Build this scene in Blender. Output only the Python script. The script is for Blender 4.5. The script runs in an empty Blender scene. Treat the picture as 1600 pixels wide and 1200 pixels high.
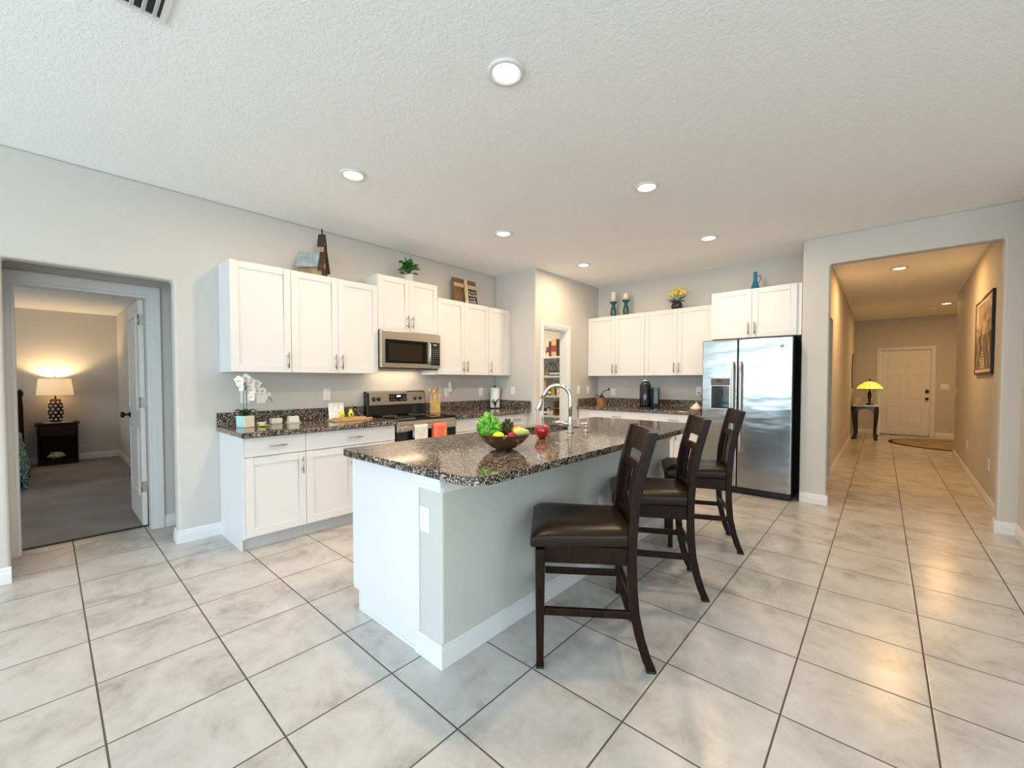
import bpy, bmesh, math, random
from mathutils import Matrix, Vector
PI = math.pi
rnd = random.Random(7)
SC = bpy.context.scene
COL = SC.collection
# ------------------------------------------------------------------ camera
cd = bpy.data.cameras.new('camera'); cam = bpy.data.objects.new('camera', cd); COL.objects.link(cam)
cd.sensor_fit = 'HORIZONTAL'; cd.sensor_width = 36; cd.lens = 36*648.526/1600
cd.shift_x = (800-794.87)/1600; cd.shift_y = (611.97-600)/1600
cd.clip_start = .05; cd.clip_end = 200
cam.location = (0, 0, 1.3007); cam.rotation_euler = (PI/2-.0264, 0, .7321)
SC.camera = cam
# ------------------------------------------------------------------ colour management
SC.view_settings.view_transform = 'Standard'; SC.view_settings.look = 'None'
SC.view_settings.gamma = 1; SC.view_settings.use_curve_mapping = False
SC.view_settings.exposure = 0.22
try:
    SC.cycles.use_denoising = True
    SC.cycles.max_bounces = 12; SC.cycles.diffuse_bounces = 6; SC.cycles.glossy_bounces = 5
    SC.cycles.caustics_reflective = False; SC.cycles.caustics_refractive = False
    SC.cycles.sample_clamp_indirect = 8
except Exception: pass
# ------------------------------------------------------------------ world: bright overcast sky over a green garden
W = bpy.data.worlds.new('sky'); SC.world = W; W.use_nodes = True
n = W.node_tree.nodes; l = W.node_tree.links; n.clear()
out = n.new('ShaderNodeOutputWorld'); bg = n.new('ShaderNodeBackground')
tc = n.new('ShaderNodeTexCoord'); sp = n.new('ShaderNodeSeparateXYZ'); cr = n.new('ShaderNodeValToRGB')
l.new(tc.outputs['Generated'], sp.inputs[0]); l.new(sp.outputs['Z'], cr.inputs[0])
e = cr.color_ramp.elements
e[0].position = 0.0; e[0].color = (.25, .32, .18, 1); e[1].position = .5; e[1].color = (.62, .80, 1, 1)
a = e.new(.06); a.color = (.22, .36, .16, 1); a = e.new(.14); a.color = (.75, .88, 1, 1)
l.new(cr.outputs[0], bg.inputs[0]); bg.inputs[1].default_value = 1.6
l.new(bg.outputs[0], out.inputs[0])
# ------------------------------------------------------------------ added daylight lamps; the rear glass doors and side window are invented
def area(name, loc, rot, sx, sy, power, color, shape='RECTANGLE', parent=None, spread=None):
    d = bpy.data.lights.new(name, 'AREA'); d.shape = shape; d.size = sx
    if shape == 'RECTANGLE': d.size_y = sy
    d.energy = power; d.color = color
    if spread: d.spread = spread
    o = bpy.data.objects.new(name, d); COL.objects.link(o); o.location = loc; o.rotation_euler = rot
    if parent: o.parent = parent
    return o
area('added_daylight_rear_high', (-.75, -4.72, 1.78), (PI/2, 0, 0), 6.6, 1.30, 178, (.60, .81, 1))
area('added_daylight_rear_low', (-.75, -4.72, .60), (PI/2, 0, 0), 6.6, 1.05, 62, (.80, .92, 1))
area('added_daylight_side', (3.15, -1.4, 1.45), (0, PI/2, 0), 1.9, 3.2, 80, (.82, .93, 1))  # lamp for the invented side window

# ------------------------------------------------------------------ materials
MATS = {}
def mat(name, col=(.8, .8, .8), rough=.5, metal=0, bump=None, emit=None, coat=0, spec=.5, trans=0, ior=1.45, vary=None, sheen=0):
    m = bpy.data.materials.new(name); m.use_nodes = True; MATS[name] = m
    nt = m.node_tree; b = nt.nodes['Principled BSDF']
    b.inputs['Base Color'].default_value = (*col, 1); b.inputs['Roughness'].default_value = rough
    b.inputs['Metallic'].default_value = metal; b.inputs['Specular IOR Level'].default_value = spec
    b.inputs['Coat Weight'].default_value = coat; b.inputs['Coat Roughness'].default_value = .08
    b.inputs['Transmission Weight'].default_value = trans; b.inputs['IOR'].default_value = ior
    if emit:
        b.inputs['Emission Color'].default_value = (*emit[0], 1); b.inputs['Emission Strength'].default_value = emit[1]
    tcn = nt.nodes.new('ShaderNodeTexCoord')
    if vary:                                   # vary = (scale, other colour, stretch xyz)
        mp = nt.nodes.new('ShaderNodeMapping'); nt.links.new(tcn.outputs['Object'], mp.inputs[0]); mp.inputs['Scale'].default_value = vary[2]
        no = nt.nodes.new('ShaderNodeTexNoise'); no.inputs['Scale'].default_value = vary[0]; no.inputs['Detail'].default_value = 6
        nt.links.new(mp.outputs[0], no.inputs[0])
        rp = nt.nodes.new('ShaderNodeValToRGB'); rp.color_ramp.elements[0].position = .38; rp.color_ramp.elements[1].position = .62
        rp.color_ramp.elements[0].color = (*col, 1); rp.color_ramp.elements[1].color = (*vary[1], 1)
        nt.links.new(no.outputs[0], rp.inputs[0]); nt.links.new(rp.outputs[0], b.inputs['Base Color'])
    if bump:                                   # bump = (scale, strength, distance)
        no = nt.nodes.new('ShaderNodeTexNoise'); no.inputs['Scale'].default_value = bump[0]; no.inputs['Detail'].default_value = 4
        nt.links.new(tcn.outputs['Object'], no.inputs[0])
        bp = nt.nodes.new('ShaderNodeBump'); bp.inputs['Strength'].default_value = bump[1]; bp.inputs['Distance'].default_value = bump[2]
        nt.links.new(no.outputs[0], bp.inputs['Height']); nt.links.new(bp.outputs[0], b.inputs['Normal'])
    return m
def N(nt, t, **kw):
    x = nt.nodes.new(t)
    for k, v in kw.items(): setattr(x, k, v)
    return x
def ramp(nt, src, stops, interp='LINEAR'):
    r = N(nt, 'ShaderNodeValToRGB'); r.color_ramp.interpolation = interp
    el = r.color_ramp.elements
    el[0].position = stops[0][0]; el[0].color = (*stops[0][1], 1)
    el[1].position = stops[-1][0]; el[1].color = (*stops[-1][1], 1)
    for p, c in stops[1:-1]:
        q = el.new(p); q.color = (*c, 1)
    nt.links.new(src, r.inputs[0]); return r.outputs[0]

wallp = mat('wall_paint', (.60, .575, .54), .75, bump=(140, .12, .004), spec=.25)
mat('island_paint', (.56, .565, .53), .6, bump=(120, .15, .004), spec=.3)
mat('trim_white', (.76, .76, .76), .38)
cabw = mat('cabinet_white', (.735, .73, .735), .35)
mat('toe_grey', (.52, .53, .53), .5)
mat('nickel', (.42, .39, .36), .3, 1)
mat('chrome', (.72, .70, .67), .16, 1)
mat('black_gloss', (.006, .006, .007), .06, coat=.5)
mat('black_plastic', (.012, .012, .013), .35)
mat('black_glass', (.004, .004, .005), .03)
mat('window_brown', (.022, .016, .010), .12)
mat('bronze', (.03, .022, .018), .35, .6)
mat('plate_white', (.88, .88, .86), .4)
mat('slot_dark', (.05, .05, .05), .6)
mat('leather', (.018, .010, .006), .32, spec=.24, bump=(220, .12, .002))
mat('stool_wood', (.005, .0022, .0015), .38, spec=.2, vary=(22, (.022, .007, .0035), (6, 6, .6)))
mat('door_paint', (.80, .79, .76), .4)
mat('teal_ceramic', (.008, .085, .10), .12, coat=.5)
mat('candle_wax', (.86, .80, .68), .5)
mat('blue_glass', (.005, .16, .30), .08, coat=.6)
mat('black_ceramic', (.008, .008, .01), .08, coat=.6)
mat('leaf_green', (.05, .22, .03), .4); mat('leaf_dark', (.012, .07, .02), .4); mat('leaf_brown', (.05, .045, .02), .5)
mat('tulip_yellow', (.80, .62, .12), .5)
mat('orchid_white', (.90, .87, .84), .5); mat('orchid_center', (.75, .45, .15), .5)
mat('mint_ceramic', (.48, .78, .72), .25); mat('soil', (.03, .02, .015), .9)
mat('cream_ceramic', (.74, .71, .64), .35)
mat('bamboo', (.66, .44, .20), .45, vary=(9, (.52, .32, .13), (1, 1, 8)))
mat('board_wood', (.62, .42, .22), .5, vary=(12, (.50, .32, .15), (8, 1, 1)))
mat('avocado_skin', (.72, .74, .06), .35); mat('avocado_flesh', (.84, .86, .42), .4); mat('avocado_pit', (.03, .02, .015), .35)
mat('bowl_wood', (.060, .022, .010), .25, coat=.4, vary=(7, (.11, .05, .02), (1, 1, 2)))
mat('lettuce', (.025, .22, .010), .45, vary=(38, (.38, .72, .10), (1, 1, 1)))
mat('artichoke', (.05, .06, .018), .5, vary=(20, (.10, .05, .03), (1, 1, 1)))
mat('lemon', (.85, .78, .03), .4, bump=(60, .3, .002)); mat('apple_red', (.42, .012, .010), .15, coat=.5)
mat('glass_apple', (.40, .005, .006), .05, coat=.8); mat('tomato', (.70, .16, .04), .2, coat=.3); mat('pear', (.60, .60, .16), .35)
mat('crystal', (.85, .88, .90), .04, trans=.9)
mat('towel_coral', (.90, .22, .12), .85); mat('towel_coral_stripe', (.75, .13, .07), .85)
mat('towel_pattern', (.62, .60, .58), .85, vary=(26, (.85, .84, .82), (1, 1, 1)))
mat('mirror', (.85, .85, .85), .03, 1)
mat('grinder_wood', (.32, .16, .07), .4); mat('iron_black', (.01, .01, .01), .4, .3)
mat('sign_wood', (.14, .07, .03), .7, vary=(14, (.24, .14, .06), (1, 6, 1))); mat('sign_bark', (.46, .33, .19), .7, vary=(10, (.62, .48, .3), (1, 6, 1)))
mat('sign_dark', (.03, .02, .016), .7); mat('sign_white', (.85, .82, .76), .6)
mat('church_wall', (.42, .33, .20), .7, vary=(25, (.30, .2, .1), (1, 1, .3))); mat('church_roof', (.28, .35, .38), .5, .2, vary=(22, (.44, .50, .52), (1, 1, .4)))
mat('church_brown', (.05, .028, .02), .6)
mat('night_wood', (.020, .007, .005), .5, spec=.15, vary=(12, (.035, .013, .008), (1, 6, 6)))
mat('shell', (.66, .50, .36), .5); mat('doily', (.70, .68, .66), .7)
mat('lamp_base', (.045, .014, .008), .35); mat('lamp_hole', (.75, .70, .62), .4)
mat('console_black', (.008, .006, .012), .3, coat=.3); mat('stone_white', (.80, .78, .74), .4)
mat('frame_black', (.01, .007, .006), .35); mat('mat_board', (.75, .68, .58), .6)
mat('alum', (.55, .55, .56), .4, .8)
mat('vent_dark', (.03, .03, .035), .7)
mat('wire_white', (.78, .77, .74), .4)
mat('glass_clear', (.9, .93, .93), .03, trans=.95)
mat('taupe', (.11, .095, .08), .4); mat('rubber', (.02, .02, .02), .6); mat('cloth_grey', (.42, .42, .44), .8)
for i, c in enumerate([(.28, .035, .045), (.55, .45, .34), (.10, .018, .02), (.50, .36, .20), (.09, .045, .025), (.62, .58, .52), (.42, .30, .05), (.05, .05, .06), (.35, .05, .04), (.17, .17, .06)]):
    mat('pack_%d' % i, c, .5, vary=(30, tuple(min(1, k*1.5+.02) for k in c), (1, 1, .5)))
mat('cardboard', (.48, .28, .13), .7)
mat('paper_brown', (.62, .42, .22), .7)

def emis(name, col, s):
    m = bpy.data.materials.new(name); m.use_nodes = True; MATS[name] = m
    b = m.node_tree.nodes['Principled BSDF']; b.inputs['Base Color'].default_value = (*col, 1)
    b.inputs['Emission Color'].default_value = (*col, 1); b.inputs['Emission Strength'].default_value = s
emis('downlight_lens', (1, .80, .48), 14)
emis('range_clock', (.75, .9, 1), 1.2)

# ceiling: knockdown texture
m = mat('ceiling_texture', (.93, .935, .935), .8, spec=.2); nt = m.node_tree; b = nt.nodes['Principled BSDF']
t = N(nt, 'ShaderNodeTexCoord'); no = N(nt, 'ShaderNodeTexNoise'); no.inputs['Scale'].default_value = 42; no.inputs['Detail'].default_value = 3; no.inputs['Distortion'].default_value = 1.0
nt.links.new(t.outputs['Object'], no.inputs[0])
r = ramp(nt, no.outputs[0], [(.46, (0, 0, 0)), (.56, (1, 1, 1))])
bp = N(nt, 'ShaderNodeBump'); bp.inputs['Strength'].default_value = .38; bp.inputs['Distance'].default_value = .0028
nt.links.new(r, bp.inputs['Height']); nt.links.new(bp.outputs[0], b.inputs['Normal'])

# floor tiles
m = mat('floor_tile', (.6, .57, .53), .22); nt = m.node_tree; b = nt.nodes['Principled BSDF']
t = N(nt, 'ShaderNodeTexCoord'); sx = N(nt, 'ShaderNodeSeparateXYZ'); nt.links.new(t.outputs['Object'], sx.inputs[0])
T = .4418; GX = -2.9229; GY = -.3253
def M2(op, a, bb=None, c=None):
    x = N(nt, 'ShaderNodeMath', operation=op)
    for i, v in enumerate((a, bb, c)):
        if v is None: continue
        if isinstance(v, (int, float)): x.inputs[i].default_value = v
        else: nt.links.new(v, x.inputs[i])
    return x.outputs[0]
u = M2('DIVIDE', M2('SUBTRACT', sx.outputs['X'], GX-20*T), T); v = M2('DIVIDE', M2('SUBTRACT', sx.outputs['Y'], GY-20*T), T)
def edge(w):
    f = M2('FRACT', w); return M2('MINIMUM', f, M2('SUBTRACT', 1.0, f))
d = M2('MINIMUM', edge(u), edge(v))
grout = M2('LESS_THAN', d, .0075)
cmb = N(nt, 'ShaderNodeCombineXYZ'); nt.links.new(M2('FLOOR', u), cmb.inputs[0]); nt.links.new(M2('FLOOR', v), cmb.inputs[1])
wn = N(nt, 'ShaderNodeTexWhiteNoise', noise_dimensions='3D'); nt.links.new(cmb.outputs[0], wn.inputs[0])
off = N(nt, 'ShaderNodeVectorMath', operation='MULTIPLY_ADD'); nt.links.new(wn.outputs['Color'], off.inputs[0]); off.inputs[1].default_value = (9, 9, 9); nt.links.new(t.outputs['Object'], off.inputs[2])
n1 = N(nt, 'ShaderNodeTexNoise'); n1.inputs['Scale'].default_value = 3.6; n1.inputs['Detail'].default_value = 12; n1.inputs['Roughness'].default_value = .70; n1.inputs['Distortion'].default_value = .35
nt.links.new(off.outputs[0], n1.inputs[0])
base = ramp(nt, n1.outputs[0], [(.32, (.37, .335, .30)), (.43, (.48, .45, .415)), (.52, (.55, .52, .49)), (.62, (.59, .565, .535)), (.72, (.67, .645, .615))])
mx = N(nt, 'ShaderNodeMix', data_type='RGBA'); nt.links.new(grout, mx.inputs['Factor']); nt.links.new(base, mx.inputs['A']); mx.inputs['B'].default_value = (.095, .075, .06, 1)
nt.links.new(mx.outputs['Result'], b.inputs['Base Color'])
rr = M2('MULTIPLY_ADD', grout, .5, .24); nt.links.new(rr, b.inputs['Roughness'])
n2 = N(nt, 'ShaderNodeTexNoise'); n2.inputs['Scale'].default_value = 9; n2.inputs['Detail'].default_value = 3; nt.links.new(t.outputs['Object'], n2.inputs[0])
hh = M2('MULTIPLY_ADD', M2('SMOOTH_MIN', d, .012, .01), 60, M2('MULTIPLY', n2.outputs[0], .9))
bp = N(nt, 'ShaderNodeBump'); bp.inputs['Strength'].default_value = .35; bp.inputs['Distance'].default_value = .002
nt.links.new(hh, bp.inputs['Height']); nt.links.new(bp.outputs[0], b.inputs['Normal'])

# granite
m = mat('granite', (.05, .04, .03), .09); nt = m.node_tree; b = nt.nodes['Principled BSDF']
t = N(nt, 'ShaderNodeTexCoord')
v1 = N(nt, 'ShaderNodeTexNoise'); v1.inputs['Scale'].default_value = 112; v1.inputs['Detail'].default_value = 3; v1.inputs['Distortion'].default_value = .8
nt.links.new(t.outputs['Object'], v1.inputs[0])
v2 = N(nt, 'ShaderNodeTexNoise'); v2.inputs['Scale'].default_value = 34; v2.inputs['Detail'].default_value = 2; nt.links.new(t.outputs['Object'], v2.inputs[0])
c1 = ramp(nt, v1.outputs[0], [(.40, (.006, .005, .005)), (.485, (.055, .034, .022)), (.535, (.24, .18, .135)), (.60, (.56, .52, .48))])
c2 = ramp(nt, v2.outputs[0], [(.40, (.25, .22, .2)), (.60, (1, .95, .9))])
mx = N(nt, 'ShaderNodeMix', data_type='RGBA', blend_type='MULTIPLY'); mx.inputs['Factor'].default_value = .7
nt.links.new(c1, mx.inputs['A']); nt.links.new(c2, mx.inputs['B']); nt.links.new(mx.outputs['Result'], b.inputs['Base Color'])

# brushed stainless steel with a slightly wavy sheet
def steel(name, col, rough, wave):
    m = mat(name, col, rough, 1); nt = m.node_tree; b = nt.nodes['Principled BSDF']
    t = N(nt, 'ShaderNodeTexCoord'); mp = N(nt, 'ShaderNodeMapping'); mp.inputs['Scale'].default_value = (1.2, 1.2, 4.0); nt.links.new(t.outputs['Object'], mp.inputs[0])
    no = N(nt, 'ShaderNodeTexNoise'); no.inputs['Scale'].default_value = 2.2; no.inputs['Detail'].default_value = 1.5; nt.links.new(mp.outputs[0], no.inputs[0])
    bp = N(nt, 'ShaderNodeBump'); bp.inputs['Strength'].default_value = 1; bp.inputs['Distance'].default_value = wave
    nt.links.new(no.outputs[0], bp.inputs['Height']); nt.links.new(bp.outputs[0], b.inputs['Normal'])
steel('steel_fridge', (.44, .45, .46), .22, .006)
steel('steel', (.66, .61, .54), .28, .002)

# carpet
m = mat('carpet', (.30, .26, .235), .95, spec=.1, vary=(2.5, (.36, .32, .30), (1, 1, 1)), bump=(240, .7, .008))
# bedspread: leaf pattern
m = mat('bedspread', (.85, .88, .86), .8); nt = m.node_tree; b = nt.nodes['Principled BSDF']
t = N(nt, 'ShaderNodeTexCoord'); vo = N(nt, 'ShaderNodeTexNoise'); vo.inputs['Scale'].default_value = 11; vo.inputs['Distortion'].default_value = 3; nt.links.new(t.outputs['Object'], vo.inputs[0])
c = ramp(nt, vo.outputs[0], [(0, (.80, .84, .83)), (.44, (.01, .05, .06)), (.52, (.03, .32, .31)), (.60, (.01, .07, .06)), (.64, (.75, .80, .78))], 'CONSTANT'); nt.links.new(c, b.inputs['Base Color'])
# fabric lamp shade and leaded glass shade
m = mat('lamp_shade', (.80, .74, .62), .8, emit=((1, .62, .28), .55))
m = mat('stained_shade', (.85, .72, .22), .4, emit=((1, .68, .10), .9))
# black-and-white city print
m = mat('city_print', (.3, .2, .15), .35); nt = m.node_tree; b = nt.nodes['Principled BSDF']
t = N(nt, 'ShaderNodeTexCoord'); s = N(nt, 'ShaderNodeSeparateXYZ'); nt.links.new(t.outputs['Generated'], s.inputs[0])
mp = N(nt, 'ShaderNodeMapping'); mp.inputs['Scale'].default_value = (1, 3, 6); nt.links.new(t.outputs['Generated'], mp.inputs[0])
no = N(nt, 'ShaderNodeTexNoise'); no.inputs['Scale'].default_value = 1.3; no.inputs['Detail'].default_value = 5; nt.links.new(mp.outputs[0], no.inputs[0])
sky = ramp(nt, no.outputs[0], [(.35, (.22, .17, .13)), (.65, (.72, .60, .48))])
mp2 = N(nt, 'ShaderNodeMapping'); mp2.inputs['Scale'].default_value = (1, 26, 5); nt.links.new(t.outputs['Generated'], mp2.inputs[0])
n3 = N(nt, 'ShaderNodeTexNoise'); n3.inputs['Scale'].default_value = 1; n3.inputs['Detail'].default_value = 3; nt.links.new(mp2.outputs[0], n3.inputs[0])
cty = ramp(nt, n3.outputs[0], [(.38, (.02, .012, .01)), (.50, (.10, .06, .045)), (.60, (.62, .48, .38))])
hgt = N(nt, 'ShaderNodeMath', operation='GREATER_THAN'); nt.links.new(s.outputs['Z'], hgt.inputs[0]); hgt.inputs[1].default_value = .52
mx = N(nt, 'ShaderNodeMix', data_type='RGBA'); nt.links.new(hgt.outputs[0], mx.inputs['Factor']); nt.links.new(cty, mx.inputs['A']); nt.links.new(sky, mx.inputs['B']); nt.links.new(mx.outputs['Result'], b.inputs['Base Color'])
mat('rug_field', (.24, .18, .13), .9, vary=(5, (.40, .31, .23), (1, 2, 1))); mat('rug_border', (.03, .015, .012), .9)

# ------------------------------------------------------------------ mesh helpers
PM = {}
class MB:
    def __init__(s): s.v = []; s.f = []; s.s = []
    def add(s, vs, fs, smooth=False, M=None):
        o = len(s.v)
        s.v += [tuple(M @ Vector(p)) for p in vs] if M is not None else [tuple(p) for p in vs]
        s.f += [tuple(i+o for i in f) for f in fs]; s.s += [smooth]*len(fs); return s
    def box(s, x0, y0, z0, x1, y1, z1, M=None):
        vs = [(x, y, z) for z in (z0, z1) for y in (y0, y1) for x in (x0, x1)]
        return s.add(vs, [(0, 2, 3, 1), (4, 5, 7, 6), (0, 1, 5, 4), (1, 3, 7, 5), (3, 2, 6, 7), (2, 0, 4, 6)], False, M)
    def prism(s, pts, lo, hi, axis='z', smooth=False, M=None):
        k = len(pts)
        def P(a, b, c): return {'z': (a, b, c), 'y': (a, c, b), 'x': (c, a, b)}[axis]
        vs = [P(a, b, lo) for a, b in pts]+[P(a, b, hi) for a, b in pts]
        fs = [tuple(range(k))[::-1], tuple(range(k, 2*k))]
        o = len(s.v); s.add(vs, fs, False, M)
        s.f += [tuple(o+i for i in (i0, (i0+1) % k, (i0+1) % k+k, i0+k)) for i0 in range(k)]; s.s += [smooth]*k
        return s
    def tube(s, path, rad, seg=10, M=None, cap=True, flat=1.0):
        path = [Vector(p) for p in path]; k = len(path)
        if isinstance(rad, (int, float)): rad = [rad]*k
        vs = []; up = None
        for i, p in enumerate(path):
            d = (path[min(i+1, k-1)]-path[max(i-1, 0)]).normalized()
            if up is None:
                up = Vector((0, 0, 1)) if abs(d.z) < .9 else Vector((1, 0, 0))
            a = d.cross(up).normalized(); bq = a.cross(d).normalized(); up = bq
            vs += [p+a*math.cos(2*PI*j/seg)*rad[i]+bq*math.sin(2*PI*j/seg)*rad[i]*flat for j in range(seg)]
        fs = [(i*seg+j, i*seg+(j+1) % seg, (i+1)*seg+(j+1) % seg, (i+1)*seg+j) for i in range(k-1) for j in range(seg)]
        o = len(s.v); s.add(vs, fs, True, M)
        if cap: s.f += [tuple(o+j for j in range(seg))[::-1], tuple(o+(k-1)*seg+j for j in range(seg))]; s.s += [False, False]
        return s
    def lathe(s, prof, c=(0, 0, 0), seg=28, M=None, sy=1.0, wob=None):
        vs = []; k = len(prof)
        for r, z in prof:
            for j in range(seg):
                a = 2*PI*j/seg; q = r*(1+(wob(a, z) if wob else 0))
                vs.append((c[0]+q*math.cos(a), c[1]+q*math.sin(a)*sy, c[2]+z))
        fs = [(i*seg+j, i*seg+(j+1) % seg, (i+1)*seg+(j+1) % seg, (i+1)*seg+j) for i in range(k-1) for j in range(seg)]
        o = len(s.v); s.add(vs, fs, True, M)
        if prof[0][0] > 1e-4: s.f.append(tuple(o+j for j in range(seg))[::-1]); s.s.append(False)
        if prof[-1][0] > 1e-4: s.f.append(tuple(o+(k-1)*seg+j for j in range(seg))); s.s.append(False)
        return s
    def ball(s, c, r, sc=(1, 1, 1), seg=18, rings=10, M=None):
        vs = []; 
        for i in range(rings+1):
            t = PI*i/rings
            for j in range(seg):
                a = 2*PI*j/seg; vs.append((c[0]+r*sc[0]*math.sin(t)*math.cos(a), c[1]+r*sc[1]*math.sin(t)*math.sin(a), c[2]-r*sc[2]*math.cos(t)))
        fs = [(i*seg+j, i*seg+(j+1) % seg, (i+1)*seg+(j+1) % seg, (i+1)*seg+j) for i in range(rings) for j in range(seg)]
        return s.add(vs, fs, True, M)
    def sheet(s, fn, nu, nv, thick=0, M=None):          # fn(u,v) -> point, u,v in 0..1
        vs = [Vector(fn(i/nu, j/nv)) for i in range(nu+1) for j in range(nv+1)]
        fs = [(i*(nv+1)+j, (i+1)*(nv+1)+j, (i+1)*(nv+1)+j+1, i*(nv+1)+j+1) for i in range(nu) for j in range(nv)]
        return s.add(vs, fs, True, M)
    def build(s, name, m, parent=None, world=False, bevel=0, seg=2, sub=0, solid=0, label=None, cat=None, group=None, kind=None, loc=None):
        me = bpy.data.meshes.new(name)
        vs = s.v
        if parent is not None and world:
            inv = PM[parent].inverted(); vs = [tuple(inv @ Vector(p)) for p in vs]
        origin = None
        if parent is None and loc is None and not kind == 'structure':
            xs, ys, zs = zip(*vs); origin = Vector(((min(xs)+max(xs))/2, (min(ys)+max(ys))/2, min(zs)))
            vs = [tuple(Vector(p)-origin) for p in vs]
        me.from_pydata(vs, [], s.f); me.polygons.foreach_set('use_smooth', s.s)
        bm = bmesh.new(); bm.from_mesh(me); bmesh.ops.remove_doubles(bm, verts=bm.verts, dist=1e-6)
        if not solid: bmesh.ops.recalc_face_normals(bm, faces=bm.faces)
        bm.to_mesh(me); bm.free(); me.update()
        me.materials.append(MATS[m] if isinstance(m, str) else m)
        o = bpy.data.objects.new(name, me); COL.objects.link(o)
        if parent is not None: o.parent = parent
        if origin is not None: o.location = origin
        if loc is not None: o.location = loc
        if solid:
            q = o.modifiers.new('thickness', 'SOLIDIFY'); q.thickness = solid
        if bevel:
            q = o.modifiers.new('bevel', 'BEVEL'); q.width = bevel; q.segments = seg; q.limit_method = 'ANGLE'; q.angle_limit = .6
        if sub:
            q = o.modifiers.new('sub', 'SUBSURF'); q.levels = sub; q.render_levels = sub
        for k, vv in (('label', label), ('category', cat), ('group', group), ('kind', kind)):
            if vv: o[k] = vv
        return o
def thing(name, label, cat, loc=(0, 0, 0), rz=0, group=None):
    o = bpy.data.objects.new(name, None); COL.objects.link(o); o.location = loc; o.rotation_euler = (0, 0, rz)
    o.empty_display_size = .05
    o['label'] = label; o['category'] = cat
    if group: o['group'] = group
    PM[o] = Matrix.Translation(Vector(loc)) @ Matrix.Rotation(rz, 4, 'Z')
    return o
def copy_tree(o, parent=None):
    c = o.copy(); COL.objects.link(c); c.parent = parent
    for ch in [x for x in list(COL.objects) if x.parent == o]: copy_tree(ch, c)
    return c
def struct(name, mb, m, label=None, bevel=0, seg=3):
    return mb.build(name, m, kind='structure', label=label, bevel=bevel, seg=seg)
def RotZ(a, loc=(0, 0, 0)): return Matrix.Translation(Vector(loc)) @ Matrix.Rotation(a, 4, 'Z')
def text(s, size, m, parent, M, name='lettering', ext=.0008):
    cu = bpy.data.curves.new('t', 'FONT'); cu.body = s; cu.size = size; cu.extrude = ext; cu.align_x = 'CENTER'
    o = bpy.data.objects.new('t', cu); COL.objects.link(o)
    me = bpy.data.meshes.new_from_object(o); bpy.data.objects.remove(o)
    me.transform(M); me.materials.clear(); me.materials.append(MATS[m])
    t = bpy.data.objects.new(name, me); COL.objects.link(t); t.parent = parent
    return t

#%%STRUCT
CZ = 2.79
XW = -4.15
# floor and ceiling
struct('floor', MB().box(-5.2, -4.5, -.1, 3.2, 14.5, 0), 'floor_tile', 'large beige marbled floor tiles with dark grout')
struct('floor', MB().box(-9.9, -3.2, -.10, -5.201, 1.4, .004), 'carpet', 'grey brown bedroom carpet')
struct('floor', MB().box(-5.2, -3.2, .0005, -4.876, .85, .006), 'carpet', 'strip of bedroom carpet at the doorway')
struct('ceiling', MB().box(-4.28, -4.6, CZ, 3.3, 14.6, CZ+.1), 'ceiling_texture', 'white knockdown textured ceiling')
struct('ceiling', MB().box(-9.9, -3.2, 2.411, -4.851, 1.4, 2.46), 'ceiling_texture', 'bedroom ceiling')
struct('ceiling', MB().box(-4.849, -1.1, 2.44, -4.271, 1.6, 2.5), 'ceiling_texture', 'ceiling of the recess before the bedroom door')
struct('ceiling', MB().box(-5.3, 4.46, 2.5, -3.545, 6.0, 2.56), 'ceiling_texture', 'pantry ceiling')
# left wall with the opening to the bedroom recess
w = MB().prism([(-4.5, 0), (-.18, 0), (-.18, 2.085), (.68, 2.085), (.68, 0), (4.33, 0), (4.33, CZ), (-4.5, CZ)], -4.27, XW, 'x')
struct('wall_left', w, 'wall_paint', 'greige left wall behind the long cabinet run', bevel=.018)
cr0 = [(-3.42-.02+.02*math.sin(a*PI/12), 4.331+.02-.02*math.cos(a*PI/12)) for a in range(7)]
w = MB().prism([(-4.27, 4.331)]+cr0+[(-3.42, 4.50), (-3.54, 4.50), (-3.54, 4.45), (-4.27, 4.45)], 0, CZ)
struct('wall_return', w, 'wall_paint', 'short wall closing the left counter')
w = MB().box(-3.54, 5.08, 0, -3.42, 5.97, CZ).box(-3.54, 4.5002, 2.03, -3.42, 5.08, CZ)
struct('wall_pantry', w, 'wall_paint', 'wall with the pantry doorway')
struct('wall_back', MB().box(-5.2, 5.971, 0, -.526, 6.09, CZ), 'wall_paint', 'back kitchen wall')
struct('wall_fridge_side', MB().box(-.645, 5.521, 0, -.525, 5.97, CZ), 'wall_paint', 'side wall of the fridge recess')
w = MB().prism([(-.645, 0), (-.415, 0), (-.415, 2.497), (.75, 2.497), (.75, 0), (.98, 0), (.98, CZ), (-.645, CZ)], 5.40, 5.52, 'y')
struct('wall_hall_entry', w, 'wall_paint', 'wall with the wide squared opening to the hall', bevel=.014)
struct('wall_right', MB().box(.862, 4.6, 0, .98, 5.399, CZ).box(.98, 4.6, 0, 3.3, 4.72, CZ).box(3.2, -4.5, 0, 3.32, -3.0, CZ).box(3.2, .2, 0, 3.32, 4.6, CZ)
       .box(3.2, -3.0, 0, 3.32, .2, .5).box(3.2, -3.0, 2.4, 3.32, .2, CZ), 'wall_paint', 'right wall with an invented window opening for daylight')  # the window opening is made up to let side daylight in
struct('wall_rear', MB().box(-4.27, -4.62, 0, -4.0, -4.5, CZ).box(2.5, -4.62, 0, 3.32, -4.5, CZ).box(-4.0, -4.62, 2.4, 2.5, -4.5, CZ), 'wall_paint', 'rear wall with invented glass door openings for daylight')  # door openings invented to admit daylight from behind the camera
wf = MB()
for x in (-4.0, -2.4, -.8, .84, 2.44): wf.box(x, -4.60, 0, x+.06, -4.54, 2.4)
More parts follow.
